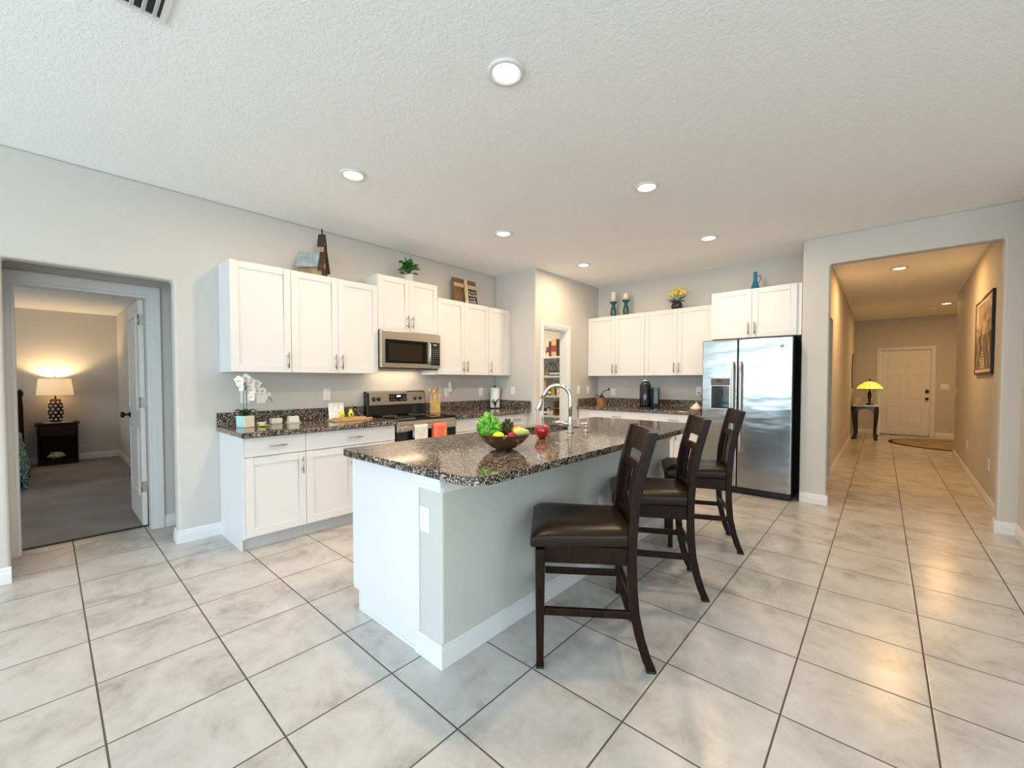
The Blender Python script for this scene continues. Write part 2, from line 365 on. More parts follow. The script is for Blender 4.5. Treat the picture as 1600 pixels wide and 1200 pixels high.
wf.box(-3.94, -4.60, 0, 2.44, -4.54, .06); wf.box(-3.94, -4.60, 2.34, 2.44, -4.54, 2.4)
struct('added_door_frame', wf, 'alum', 'added sliding glass door frame behind the camera')  # unseen frame added in front of the rear daylight lamps
wf = MB()
for y in (-3.0, -1.43, .14): wf.box(3.24, y, .5, 3.29, y+.06, 2.4)
wf.box(3.24, -2.94, .5, 3.29, .14, .56); wf.box(3.24, -2.94, 2.34, 3.29, .14, 2.4)
struct('added_window_frame', wf, 'alum', 'added side window frame out of view')  # made-up frame for the side daylight opening
# hall
w = MB().box(-.626, 7.16, 0, -.506, 13.6, CZ).box(-.6, 5.522, 2.12, -.506, 7.16, CZ).box(-.5249, 5.522, 0, -.506, 5.70, 2.12)
struct('wall_hall_left', w, 'wall_paint', 'left wall of the hall')
struct('wall_light_block', MB().box(-2.6, 6.1, 0, -2.5, 9, CZ).box(-2.5, 8.2, 0, -.63, 8.3, CZ), 'wall_paint', 'added walls blocking light behind the hall side doorway')  # unseen walls added beyond the doorway to block light
def hallx(y): return .815+(y-5.52)*(.950-.815)/(10.5-5.52)
w = MB().prism([(hallx(5.52), 5.521), (hallx(5.52)+.2, 5.521), (hallx(10.5)+.12, 10.5), (hallx(10.5), 10.5)], 0, CZ)
struct('wall_hall_right', w, 'wall_paint', 'right wall of the hall with a picture')
struct('wall_alcove', MB().box(1.08, 10.38, 0, 2.6, 10.5, CZ).box(2.6, 10.38, 0, 2.7, 13.7, CZ), 'wall_paint', 'entry alcove walls')
w = MB().box(-.7, 13.62, 0, -.03, 13.74, CZ).box(.84, 13.62, 0, 2.7, 13.74, CZ).box(-.03, 13.62, 2.03, .84, 13.74, CZ)
struct('wall_front', w, 'wall_paint', 'far wall with the front door')
# bedroom and recess
w = MB().box(-4.85, -1.1, 0, -4.73, -.165, 2.44).box(-4.85, .600, 0, -4.73, 1.6, 2.44).box(-4.85, -.165, 2.03, -4.73, .600, 2.44)
struct('wall_bedroom_door', w, 'wall_paint', 'wall holding the bedroom door')
struct('wall_recess', MB().box(-4.729, -1.2, 0, -4.271, -1.1, 2.44).box(-4.729, 1.5, 0, -4.271, 1.6, 2.44), 'wall_paint', 'recess side walls')
struct('wall_bedroom_far', MB().box(-9.9, -3.1, 0, -9.8, .82, 2.41), 'wall_paint', 'far bedroom wall')
struct('wall_bedroom_right', MB().box(-9.9, .821, 0, -4.851, .93, 2.41), 'wall_paint', 'right bedroom wall')
w = MB().box(-8.4, -3.2, 0, -4.851, -3.1, 2.41).box(-9.9, -3.2, 0, -8.4, -3.1, 2.41)
struct('wall_bedroom_left', w, 'wall_paint', 'left bedroom wall')
# pantry room
struct('wall_pantry_inner', MB().box(-5.3, 4.451, 0, -5.2, 5.97, 2.5), 'wall_paint', 'pantry back wall')
# baseboards
def bb(name, x0, y0, x1, y1, side, lab=None, h=.105, t=.014):
    # run from (x0,y0) to (x1,y1); body extends to the left (side=1) or right (-1) of the run
    d = Vector((x1-x0, y1-y0)); L = d.length; a = math.atan2(d.y, d.x)
    prof = [(0, 0), (t, 0), (t, h*.62), (t*.72, h*.70), (t*.62, h*.90), (t*.2, h), (0, h)]
    pts = [(side*p, q) for p, q in prof]
    mb = MB().prism(pts, 0, L, 'x', M=RotZ(a, (x0, y0, .0008)))
    return struct(name, mb, 'trim_white', lab)
bb('baseboard_left', XW+.0005, .674, XW+.0005, .973, -1, 'baseboard between the bedroom opening and the cabinets')
bb('baseboard_left', -4.268, .6795, XW+.014, .6795, -1, 'baseboard at the wall end')
bb('baseboard_left', XW+.0005, -1.6, XW+.0005, -.175, -1, 'baseboard left of the bedroom opening')
bb('baseboard_recess', -4.7295, .680, -4.7295, 1.49, -1)
bb('baseboard_bedroom', -9.7995, -3.0, -9.7995, .82, -1); bb('baseboard_bedroom', -4.86, .8205, -9.78, .8205, 1)
bb('baseboard_hall_entry', -.64, 5.3995, -.40, 5.3995, -1); bb('baseboard_hall_entry', .735, 5.3995, .862, 5.3995, -1)
bb('baseboard_hall_entry', -.4145, 5.39, -.4145, 5.52, -1); bb('baseboard_hall_entry', .7495, 5.39, .7495, 5.52, 1)
bb('baseboard_right', .8615, 4.61, .8615, 5.385, 1)
bb('baseboard_hall_left', -.5055, 7.16, -.5055, 13.60, -1); bb('baseboard_hall_right', hallx(5.53)-.0005, 5.53, hallx(10.5)-.0005, 10.5, 1)
bb('baseboard_hall_right', hallx(10.5)-.014, 10.5005, 2.5, 10.5005, 1)
bb('baseboard_front', -.5, 13.6195, -.125, 13.6195, -1); bb('baseboard_front', .93, 13.6195, 2.59, 13.6195, -1)
# door casings
def casing(name, plane, a0, a1, ztop, axis, side, lab, wd=.07):
    # plane coordinate; opening a0..a1 along the other axis; casing sits on `side` of the plane
    def bar(mb, p0, p1, z0, z1):
        for (ww, tt) in ((0, .010), (1, .018)):
            pass
        return mb
    mb = MB()
    def bx(q0, q1, z0, z1, t0, t1):
        s0, s1 = sorted((plane+side*t0, plane+side*t1))
        if axis == 'x': mb.box(s0, q0, z0, s1, q1, z1)
        else: mb.box(q0, s0, z0, q1, s1, z1)
    for t0, t1, i0, i1 in ((.0005, .011, .0, 1.0), (.011, .017, .35, 1.0), (.017, .021, .7, .95)):
        bx(a0-wd*i1, a0-wd*i0, .001, ztop+wd*i0, t0, t1); bx(a1+wd*i0, a1+wd*i1, .001, ztop+wd*i0, t0, t1)
        bx(a0-wd*i1, a1+wd*i1, ztop+wd*i0, ztop+wd*i1, t0, t1)
    return struct(name, mb, 'trim_white', lab)
casing('trim_1', -4.73, -.165, .600, 2.03, 'x', 1, 'white casing round the bedroom doorway', .078)
casing('trim_2', -3.42, 4.50, 5.08, 2.03, 'x', 1, 'cream casing round the pantry doorway', .062)
casing('trim_3', 13.62, -.03, .84, 2.03, 'y', -1, 'casing round the front door', .07)
struct('trim_4', MB().box(-4.85, .588, 0, -4.73, .5995, 2.01).box(-4.85, -.1645, 0, -4.73, -.150, 2.01).box(-4.85, -.1645, 2.01, -4.73, .5995, 2.0295), 'trim_white', 'bedroom door jamb')
struct('trim_5', MB().box(-3.54, 5.062, 0, -3.42, 5.0795, 2.01).box(-3.54, 4.5005, 0, -3.42, 4.518, 2.01).box(-3.54, 4.5005, 2.01, -3.42, 5.0795, 2.0295), 'trim_white', 'pantry door jamb')
struct('trim_6', MB().box(-4.885, -.17, .001, -4.865, .587, .011), 'bronze', 'dark strip between tile and carpet')
# bedroom door, open at a right angle
t = bpy.data.objects.new('door_1', None); COL.objects.link(t); t['kind'] = 'structure'; t['label'] = 'open white two panel bedroom door with dark knob'
PM[t] = Matrix.Translation((-4.87, .548, .012)); t.location = (-4.87, .548, .012)
def panel_door(mb, w, h, th, panels, rec=.006):
    # slab along local -x from 0 to -w, y 0..th, raised panel moulding on both faces
    mb.box(-w, 0, 0, 0, th, h)
    for (a0, a1, z0, z1) in panels:
        for yy, sg in ((0, -1), (th, 1)):
            y0, y1 = sorted((yy, yy+sg*.011))
            f = .018
            mb.box(-a1, y0, z0, -a0, y1, z0+f); mb.box(-a1, y0, z1-f, -a0, y1, z1); mb.box(-a1, y0, z0+f, -a1+f, y1, z1-f); mb.box(-a0-f, y0, z0+f, -a0, y1, z1-f)
            y0, y1 = sorted((yy, yy+sg*.008)); mb.box(-a1+.05, y0, z0+.05, -a0-.05, y1, z1-.05)
mb = MB(); panel_door(mb, .735, 2.0, .035, [(.12, .615, .25, .86), (.12, .615, 1.02, 1.88)])
mb.build('slab', 'door_paint', t, bevel=.002)
k = MB().lathe([(.028, 0), (.028, .006), (.012, .012), (.011, .035), (.026, .045), (.030, .058), (.024, .070), (0, .073)], M=Matrix.Translation((-.67, -.001, .955)) @ Matrix.Rotation(PI/2, 4, 'X'))
k.build('handle', 'bronze', t)
for z in (.30, 1.05, 1.78):
    MB().box(.0005, .001, z, .003, .037, z+.092).tube([(.004, -.002, z), (.004, -.002, z+.09)], .005).build('hinge', 'nickel', t)
# front door
t = bpy.data.objects.new('door_2', None); COL.objects.link(t); t['kind'] = 'structure'; t['label'] = 'cream six panel front door'
PM[t] = Matrix.Translation((.838, 13.66, .01)); t.location = (.838, 13.66, .01)
mb = MB(); P6 = []
for a0, a1 in ((.13, .385), (.48, .735)):
    P6 += [(a0, a1, .22, .70), (a0, a1, .86, 1.45), (a0, a1, 1.60, 1.86)]
panel_door(mb, .864, 2.018, .04, P6); mb.build('slab', 'door_paint', t, bevel=.002)
MB().box(-.085, -.022, 1.0, -.025, -.001, 1.08).lathe([(.018, 0), (.018, .012), (0, .014)], M=Matrix.Translation((-.055, -.022, 1.04)) @ Matrix.Rotation(PI/2, 4, 'X')).build('lock', 'bronze', t, bevel=.003)
MB().lathe([(.03, 0), (.03, .006), (.012, .012), (.012, .03), (.027, .04), (.03, .055), (.02, .066), (0, .068)], M=Matrix.Translation((-.055, -.001, .87)) @ Matrix.Rotation(PI/2, 4, 'X')).build('handle', 'bronze', t)
MB().lathe([(.008, 0), (.008, .004), (0, .005)], M=Matrix.Translation((-.432, -.001, 1.52)) @ Matrix.Rotation(PI/2, 4, 'X')).build('peephole', 'nickel', t)
struct('trim_7', MB().box(-.03, 13.60, .001, .84, 13.655, .010), 'bronze', 'dark door threshold')

#%%LIGHTS
def downlight(x, y, label, group, r=.088, power=14.5):
    t = thing('recessed_ceiling_light', label, 'ceiling light', (x, y, CZ), 0, group)
    MB().lathe([(r*.72, -.004), (r*.80, -.012), (r, -.010), (r+.004, -.0005), (r*.72, -.0005)], seg=40).build('trim_ring', 'trim_white', t)
    MB().lathe([(0, -.008), (r*.4, -.0075), (r*.71, -.005), (r*.715, -.001), (0, -.001)], seg=36).build('lens', 'downlight_lens', t)
    area('bulb', (0, 0, -.02), (0, 0, 0), .13, .13, power, (1, .73, .46) if group[-7:] == 'kitchen' else (1, .57, .21), 'DISK', parent=t)
KL = 'recessed lights over the kitchen'
downlight(-1.375, 1.51, 'round recessed ceiling light nearest the camera, largest of the six', KL)
downlight(-2.87, 1.51, 'recessed ceiling light above the left cabinets, nearest the left wall line', KL)
downlight(-1.37, 3.11, 'recessed ceiling light above the counter stools, right middle of the kitchen grid', KL)
downlight(-2.87, 3.115, 'recessed ceiling light above the range and fruit bowl', KL)
downlight(-1.37, 4.645, 'recessed ceiling light closest to the fridge', KL)
downlight(-2.88, 4.645, 'recessed ceiling light closest to the pantry doorway', KL)
downlight(.145, 7.57, 'recessed light in the middle of the hall ceiling', 'recessed lights in the hall', power=25)
downlight(.90, 11.6, 'recessed light at the far right end of the hall ceiling', 'recessed lights in the hall', power=26)
area('pantry_bulb', (-4.5, 5.2, 2.45), (0, 0, 0), .25, .25, 13, (1, .80, .55), 'DISK')
area('bedroom_area_light', (-7.2, -3.05, 1.4), (PI/2, 0, 0), 1.6, 1.2, 26, (.85, .93, 1))  # cool area light just inside the solid left bedroom wall
MB().lathe([(.055, -.03), (.065, -.028), (.07, 0), (0, 0)], (.75, 12.15, CZ-.0005), seg=30).lathe([(0, -.038), (.03, -.036), (.055, -.03)], (.75, 12.15, CZ-.0005)).build('smoke_detector', 'plate_white', label='small round smoke detector on the hall ceiling', cat='smoke detector')
def vent(name, label, cx, cy, cz, sx, sy, along, nsl, group=None):
    t = thing(name, label, 'air vent', (cx, cy, cz))
    f = .022
    MB().box(-sx/2, -sy/2, -.008, sx/2, -sy/2+f, -.0005).box(-sx/2, sy/2-f, -.008, sx/2, sy/2, -.0005).box(-sx/2, -sy/2+f, -.008, -sx/2+f, sy/2-f, -.0005).box(sx/2-f, -sy/2+f, -.008, sx/2, sy/2-f, -.0005).build('frame', 'trim_white', t)
    MB().box(-sx/2+f, -sy/2+f, -.002, sx/2-f, sy/2-f, -.0005).build('backing', 'vent_dark', t)
    for i in range(nsl):
        u = (i+.5)/nsl
        if along == 'x':
            y = -sy/2+f+u*(sy-2*f); MB().box(-sx/2+f, -.008, -.001, sx/2-f, .008, .001, M=Matrix.Translation((0, y, -.010)) @ Matrix.Rotation(.6, 4, 'X')).build('slat', 'trim_white', t)
        else:
            x = -sx/2+f+u*(sx-2*f); MB().box(-.008, -sy/2+f, -.001, .008, sy/2-f, .001, M=Matrix.Translation((x, 0, -.010)) @ Matrix.Rotation(.6, 4, 'Y')).build('slat', 'trim_white', t)
vent('ceiling_vent', 'white slatted air vent cut off by the top edge of the picture', -2.05, .18, CZ, .40, .36, 'x', 9)
vent('ceiling_vent', 'white slatted air vent on the bedroom ceiling', -7.1, .20, 2.411, .18, .36, 'x', 10)

#%%CABINETS
def bar_handle(x, y, z, L, vert, parent, name='handle'):
    mb = MB(); s = .03; r = .0052
    if vert:
        mb.tube([(x, y-s, z-L/2), (x, y-s, z+L/2)], r)
        for q in (-L*.3, L*.3): mb.tube([(x, y, z+q), (x, y-s, z+q)], r*.8)
    else:
        mb.tube([(x-L/2, y-s, z), (x+L/2, y-s, z)], r)
        for q in (-L*.3, L*.3): mb.tube([(x+q, y, z), (x+q, y-s, z)], r*.8)
    return mb.build(name, 'nickel', parent)
def shaker(x0, x1, z0, z1, parent, name='door', fr=.058, hnd=None):
    g = .0018; x0 += g; x1 -= g; z0 += g; z1 -= g
    mb = MB(); a, bq, c = -.001, -.012, -.020
    mb.box(x0, bq, z0, x1, a, z1)
    mb.box(x0, c, z0, x0+fr, bq, z1); mb.box(x1-fr, c, z0, x1, bq, z1)
    mb.box(x0+fr, c, z0, x1-fr, bq, z0+fr); mb.box(x0+fr, c, z1-fr, x1-fr, bq, z1)
    d = mb.build(name, 'cabinet_white', parent, bevel=.0012, seg=1)
    if hnd:
        L = .135
        if hnd[0] == 'h': bar_handle((x0+x1)/2+hnd[1], -.020, (z0+z1)/2, .13, False, d)
        else:
            hx = x0+.030 if 'l' in hnd else x1-.030
            hz = z0+.035+L/2 if 'b' in hnd else z1-.035-L/2
            bar_handle(hx, -.020, hz, L, True, d)
    return d
def slab_drawer(x0, x1, z0, z1, parent, hoff=0, handle=True):
    g = .0018
    d = MB().box(x0+g, -.020, z0+g, x1-g, -.001, z1-g).build('drawer', 'cabinet_white', parent, bevel=.0015, seg=1)
    if handle: bar_handle((x0+x1)/2+hoff, -.020, (z0+z1)/2, .13, False, d)
    return d
def cabinet(name, label, loc, rz, w, h, d, fronts, toe=False, group=None, lo=0, hi=0, filler=0):
    t = thing(name, label, 'cabinet', loc, rz, group)
    mb = MB()
    if toe:
        mb.box(.0005, 0, .105, w-.0005, d, h); mb.box(.0005, .065, .001, w-.0005, d, .105)
    else: mb.box(.0005, 0, 0, w-.0005, d, h)
    mb.build('body', 'cabinet_white', t)
    if toe: MB().box(.001, .0605, .001, w-.001, .0645, .104).build('toe_kick', 'toe_grey', t)
    for f in fronts:
        if f[0] == 'door': shaker(f[1], f[2], f[3], f[4], t, hnd=f[5] if len(f) > 5 else None)
        else: slab_drawer(f[1], f[2], f[3], f[4], t, f[5] if len(f) > 5 else 0, f[6] if len(f) > 6 else True)
    return t
XU = -3.853; dU = .294; R90 = PI/2; zU = 1.372; hU = .893
UL = 'white shaker upper cabinets on the left wall'
cabinet('upper_cabinet', 'white single door upper cabinet at the left end above the orchid', (XU, .976, zU), R90, .457, hU, dU, [('door', 0, .457, 0, hU, 'rb')], group=UL)
cabinet('upper_cabinet', 'white double door upper cabinet left of the microwave', (XU, 1.4335, zU), R90, .838, hU, dU, [('door', 0, .419, 0, hU, 'rb'), ('door', .419, .838, 0, hU, 'lb')], group=UL)
cabinet('upper_cabinet', 'short raised white double door cabinet above the microwave', (XU, 2.2722, 1.828), R90, .761, .565, dU, [('door', 0, .3805, 0, .565, 'rb'), ('door', .3805, .761, 0, .565, 'lb')], group=UL)
cabinet('upper_cabinet', 'white double door upper cabinet right of the microwave under the wooden sign', (XU, 3.034, zU), R90, .838, hU, dU, [('door', 0, .419, 0, hU, 'rb'), ('door', .419, .838, 0, hU, 'lb')], group=UL)
cabinet('upper_cabinet', 'white single door upper cabinet in the corner at the right end of the left wall', (XU, 3.8725, zU), R90, .456, hU, dU, [('door', .002, .385, 0, hU, 'lb')], group=UL)
XB = -3.55; dB = .595; hB = .875
BL = 'white shaker base cabinets on the left wall'
t = cabinet('base_cabinet', 'white base cabinet with one drawer and one door at the left end of the counter', (XB, .976, 0), R90, .445, hB, dB, [('drawer', 0, .445, .722, .868), ('door', 0, .445, .112, .718, 'rt')], True, BL)
MB().box(-.012, .045, .001, -.0005, dB, hB).box(-.012, -.019, .105, -.0005, .045, hB).build('end_panel', 'cabinet_white', t)
cabinet('base_cabinet', 'wide white base cabinet with drawer left of the range', (XB, 1.4215, 0), R90, .845, hB, dB, [('drawer', 0, .845, .722, .868), ('door', 0, .4225, .112, .718, 'rt'), ('door', .4225, .845, .112, .718, 'lt')], True, BL)
cabinet('base_cabinet', 'wide white base cabinet just right of the range', (XB, 3.040, 0), R90, .822, hB, dB, [('drawer', 0, .822, .722, .868), ('door', 0, .411, .112, .718, 'rt'), ('door', .411, .822, .112, .718, 'lt')], True, BL)
cabinet('base_cabinet', 'narrow white base cabinet with small drawer beside the short return wall', (XB, 3.8625, 0), R90, .466, hB, dB, [('drawer', .002, .40, .722, .868), ('door', .002, .40, .112, .718, 'rt')], True, BL)
BU = 'white shaker upper cabinets on the back wall'
cabinet('upper_cabinet', 'white double door upper cabinet below the teal candlesticks', (-3.415, 5.67, zU), 0, .914, hU, dU, [('door', 0, .457, 0, hU, 'rb'), ('door', .457, .914, 0, hU, 'lb')], group=BU)
cabinet('upper_cabinet', 'white double door upper cabinet below the yellow tulips', (-2.5005, 5.67, zU), 0, .905, hU, dU, [('door', 0, .452, 0, hU, 'rb'), ('door', .452, .905, 0, hU, 'lb')], group=BU)
cabinet('upper_cabinet', 'deep white double door cabinet over the fridge below the blue jug', (-1.55, 5.42, 1.795), 0, .90, .557, .545, [('door', .0, .43, 0, .557, 'rb'), ('door', .43, .86, 0, .557, 'lb')], group=BU)
BB = 'white base cabinets on the back wall'
cabinet('base_cabinet', 'white base cabinet with wide drawer below the coffee grinder', (-3.405, 5.375, 0), 0, 1.105, hB, .59, [('drawer', .19, 1.105, .722, .868, 0), ('door', .19, .6475, .112, .718, 'rt'), ('door', .6475, 1.105, .112, .718, 'lt')], True, BB)
cabinet('base_cabinet', 'white base cabinet with wide drawer beside the fridge', (-2.2995, 5.375, 0), 0, .66, hB, .59, [('drawer', 0, .66, .722, .868, 0), ('door', 0, .33, .112, .718, 'rt'), ('door', .33, .66, .112, .718, 'lt')], True, BB)
# countertops
def ctop(name, label, slab, splash):
    t = thing(name, label, 'countertop', (slab[0], slab[1], slab[2]))
    MB().box(*slab).build('slab', 'granite', t, world=True, bevel=.004)
    for s in splash: MB().box(*s).build('backsplash', 'granite', t, world=True, bevel=.003)
ctop('countertop', 'dark speckled granite counter under the orchid, left of the range', (XW+.001, .945, .8765, -3.485, 2.2685, .914), [(XW+.001, .945, .9145, XW+.021, 2.2685, 1.03)])
ctop('countertop', 'dark speckled granite counter right of the range with paper towel holder', (XW+.001, 3.0375, .8765, -3.485, 4.329, .914), [(XW+.001, 3.0375, .9145, XW+.021, 4.329, 1.03), (XW+.0215, 4.308, .9145, -3.485, 4.329, 1.03)])
ctop('countertop', 'dark speckled granite counter on the back wall under the coffee maker', (-3.418, 5.335, .8765, -1.635, 5.969, .914), [(-3.418, 5.949, .9145, -1.635, 5.969, 1.03), (-3.418, 5.36, .9145, -3.398, 5.9485, 1.03)])

#%%ISLAND
isl = thing('kitchen_island', 'white kitchen island cabinet with a grey painted seating wall', 'kitchen island', (-1.85, 1.17, 0))
IX0, IX1, IY0, IY1 = -2.262, -1.455, 1.17, 3.87
B = lambda *a: MB().box(*a)
mb = B(IX0, IY0, .105, -1.626, IY1, .68); mb.box(-2.185, IY0, .001, -1.626, IY1, .105); mb.box(IX0, IY0, .68, -1.626, 2.29, .875); mb.box(IX0, 3.0, .68, -1.626, IY1, .875); mb.box(IX0, 2.29, .68, -2.185, 3.0, .875); mb.box(-1.815, 2.29, .68, -1.626, 3.0, .875)
mb.build('body', 'cabinet_white', isl, world=True)
B(-1.6255, IY0, .001, IX1, IY1, .875).build('seating_wall', 'island_paint', isl, world=True, bevel=.012, seg=3)
B(-2.1895, IY0+.012, .001, -2.1855, IY1, .104).build('toe_kick', 'toe_grey', isl, world=True)
B(-2.19, IY0-.006, .001, -2.178, IY0-.0005, .105).box(-2.178, IY0-.006, .001, -1.64, IY0-.0005, .018).build('shoe_moulding', 'trim_white', isl, world=True)
mb = MB()
for (t0, z0, z1) in ((.013, .0, .075), (.010, .075, .092), (.006, .092, .105)):
    mb.box(-1.645, IY0-t0, z0+.001, IX1+t0, IY0-.0003, z1+.001); mb.box(IX1+.0003, IY0-.0003, z0+.001, IX1+t0, IY1, z1+.001)
mb.build('baseboard', 'trim_white', isl, world=True)
mb = MB()
for (t0, z0, z1) in ((.034, .852, .875), (.024, .832, .850), (.016, .822, .830), (.011, .80, .820)):
    mb.box(-1.645, IY0-t0, z0, IX1+t0-.004, IY0-.0003, z1)
mb.build('crown_moulding', 'trim_white', isl, world=True, bevel=.002)
B(IX1+.0003, IY0, .80, IX1+.011, IY1, .875).build('top_trim', 'trim_white', isl, world=True)
# cabinet fronts on the kitchen side
def local_front(fn):
    pass
fr = isl
for i in range(3):
    y0 = IY0+.006+i*.9; y1 = y0+.895
    for (a, bq, z0, z1, nm) in ((y0, y1, .722, .868, 'drawer'), (y0, (y0+y1)/2, .112, .718, 'door'), ((y0+y1)/2, y1, .112, .718, 'door')):
        d = B(IX0-.020, a+.002, z0, IX0-.001, bq-.002, z1).build(nm, 'cabinet_white', isl, world=True, bevel=.002)
        if nm == 'drawer': mbh = MB().tube([(IX0-.05, (a+bq)/2-.065, .795), (IX0-.05, (a+bq)/2+.065, .795)], .0052).tube([(IX0-.02, (a+bq)/2-.04, .795), (IX0-.05, (a+bq)/2-.04, .795)], .004).tube([(IX0-.02, (a+bq)/2+.04, .795), (IX0-.05, (a+bq)/2+.04, .795)], .004)
        else:
            yy = bq-.03 if a == y0 else a+.03
            mbh = MB().tube([(IX0-.05, yy, .545), (IX0-.05, yy, .68)], .0052).tube([(IX0-.02, yy, .57), (IX0-.05, yy, .57)], .004).tube([(IX0-.02, yy, .655), (IX0-.05, yy, .655)], .004)
        h = bpy.data.objects.new('x', None); h.parent = isl  # keep handle below its front
        bpy.data.objects.remove(h)
        PM[d] = PM[isl]; mbh.build('handle', 'nickel', d, world=True)
# island slab: rounded corners with a sink cut-out
SX0, SX1, SY0, SY1 = -2.278, -1.175, 1.112, 3.905
def rrect(x0, y0, x1, y1, r, n=8):
    pts = []
    for (cx, cy, a0, rr) in ((x1, y0, -PI/2, r[1]), (x1, y1, 0, r[2]), (x0, y1, PI/2, r[3]), (x0, y0, PI, r[0])):
        ox = cx-rr if cx == x1 else cx+rr; oy = cy-rr if cy == y1 else cy+rr
        pts += [(ox+rr*math.cos(a0+PI/2*i/n), oy+rr*math.sin(a0+PI/2*i/n)) for i in range(n+1)]
    return pts
KX0, KX1, KY0, KY1 = -2.165, -1.835, 2.31, 2.98
outer = rrect(SX0, SY0, SX1, SY1, (.03, .115, .06, .02)); inner = rrect(KX0, KY0, KX1, KY1, (.04,)*4)
bm = bmesh.new()
def loop(pts, z):
    vs = [bm.verts.new((x, y, z)) for x, y in pts]; return vs, [bm.edges.new((vs[i], vs[(i+1) % len(vs)])) for i in range(len(vs))]
top_o, eo = loop(outer, .914); top_i, ei = loop(inner, .914)
g = bmesh.ops.triangle_fill(bm, use_beauty=True, edges=eo+ei)
faces = [x for x in g['geom'] if isinstance(x, bmesh.types.BMFace)]
for f in faces:
    if f.normal.z < 0: f.normal_flip()
ex = bmesh.ops.extrude_face_region(bm, geom=faces)
bmesh.ops.translate(bm, verts=[x for x in ex['geom'] if isinstance(x, bmesh.types.BMVert)], vec=(0, 0, -.0375))
bmesh.ops.recalc_face_normals(bm, faces=bm.faces)
me = bpy.data.meshes.new('island_countertop'); bm.to_mesh(me); bm.free()
me.transform(Matrix.Translation((1.73, -2.5, -.8765)))
o = bpy.data.objects.new('island_countertop', me); COL.objects.link(o); o.location = (-1.73, 2.5, .8765); me.materials.append(MATS['granite'])
q = o.modifiers.new('bevel', 'BEVEL'); q.width = .007; q.segments = 3; q.limit_method = 'ANGLE'; q.angle_limit = .9
o['label'] = 'large polished dark granite slab topping the island, with the fruit bowl on it'; o['category'] = 'countertop'
# sink
t = thing('kitchen_sink', 'stainless undermount sink sunk in the island top behind the red apple', 'sink', (-2.0, 2.645, .70))
mb = MB(); a = .006
x0, x1, y0, y1 = KX0-a, KX1+a, KY0-a, KY1+a
mb.box(x0, y0, .69, x1, y1, .696).box(x0-.004, y0-.004, .69, x0, y1+.004, .8762).box(x1, y0-.004, .69, x1+.004, y1+.004, .8762).box(x0, y0-.004, .69, x1, y0, .8762).box(x0, y1, .69, x1, y1+.004, .8762)
mb.build('basin', 'steel', t, world=True)
MB().lathe([(0, 0), (.04, 0), (.045, .004), (0, .005)], (-2.0, 2.645, .6962)).build('drain', 'chrome', t, world=True)
# faucet
FX, FY = -1.72, 2.60
t = thing('kitchen_faucet', 'tall brushed steel gooseneck pull-down faucet beside the island sink', 'faucet', (FX, FY, .9143))
dirx, diry = -.86, -.51
mb = MB().lathe([(.026, 0), (.026, .006), (.019, .012), (.018, .11), (.0155, .12)])
mb.build('base', 'chrome', t)
R = .098; path = [(0, 0, .11), (0, 0, .20), (0, 0, .255)]
for i in range(1, 13):
    a = PI*.90*i/12; path.append((dirx*R*(1-math.cos(a)), diry*R*(1-math.cos(a)), .255+R*math.sin(a)))
p = path[-1]; a = PI*.90; dx = math.sin(a)*-1
end = (p[0]+dirx*.02, p[1]+diry*.02, p[2]-.03)
path.append(end)
MB().tube(path, [.0148]*len(path), 16).build('neck', 'chrome', t)
MB().tube([end, (end[0]+dirx*.012, end[1]+diry*.012, end[2]-.035), (end[0]+dirx*.028, end[1]+diry*.028, end[2]-.085), (end[0]+dirx*.03, end[1]+diry*.03, end[2]-.092)], [.0155, .019, .026, .024], 18).build('spray_head', 'chrome', t)
MB().tube([(0, 0, .062), (-.03, -.022, .066), (-.055, -.04, .078), (-.11, -.075, .074)], [.018, .015, .012, .008], 12).ball((0, 0, .062), .020).build('lever', 'chrome', t)
t = thing('soap_dispenser', 'small steel soap pump at the right of the faucet', 'soap dispenser', (-1.66, 2.72, .9143))
MB().lathe([(.024, 0), (.025, .006), (.015, .014), (.012, .03), (.018, .036), (.018, .045), (.008, .05)]).build('base', 'chrome', t)
MB().ball((0, 0, .060), .014).tube([(0, 0, .05), (-.015, -.01, .062), (-.04, -.028, .058)], [.007, .006, .005]).build('nozzle', 'chrome', t)

#%%APPLIANCES
# range
t = thing('kitchen_range', 'black and stainless electric range with glass cooktop and raised back panel', 'range', (-3.52, 2.2725, 0), R90)
Wd = .7605
MB().box(.003, .02, .03, Wd-.003, .62, .902).box(.003, .05, .001, Wd-.003, .60, .03).build('body', 'black_plastic', t)
MB().box(0, -.012, .902, Wd, .625, .918).build('cooktop', 'black_glass', t, bevel=.006)
for (bx, by, br) in ((.2, .15, .10), (.56, .15, .075), (.2, .43, .075), (.56, .43, .10)):
    MB().lathe([(br-.004, .0), (br-.004, .0006), (br, .0006), (br, 0)], (bx, by, .9183), seg=36).build('burner_ring', 'cloth_grey', t)
mb = MB().prism([(.545, .918), (.625, .918), (.625, 1.185), (.575, 1.185), (.560, 1.17)], 0, Wd, 'x'); mb.build('back_panel', 'black_gloss', t, bevel=.006)
def onpan(x, z, off=0):     # point on the sloped face of the back panel
    s = (z-.918)/(1.17-.918); return (x, .545+.015*s-off, z)
pz0, pz1 = 1.035, 1.172
mb = MB(); a = [onpan(.03, pz0, .0005), onpan(Wd-.012, pz0, .0005), onpan(Wd-.012, pz1, .0005), onpan(.03, pz1, .0005)]; bq = [(x, y-.003, z) for x, y, z in a]
mb.add(a+bq, [(0, 1, 2, 3), (7, 6, 5, 4), (0, 4, 5, 1), (1, 5, 6, 2), (2, 6, 7, 3), (3, 7, 4, 0)]); mb.build('control_panel', 'steel', t)
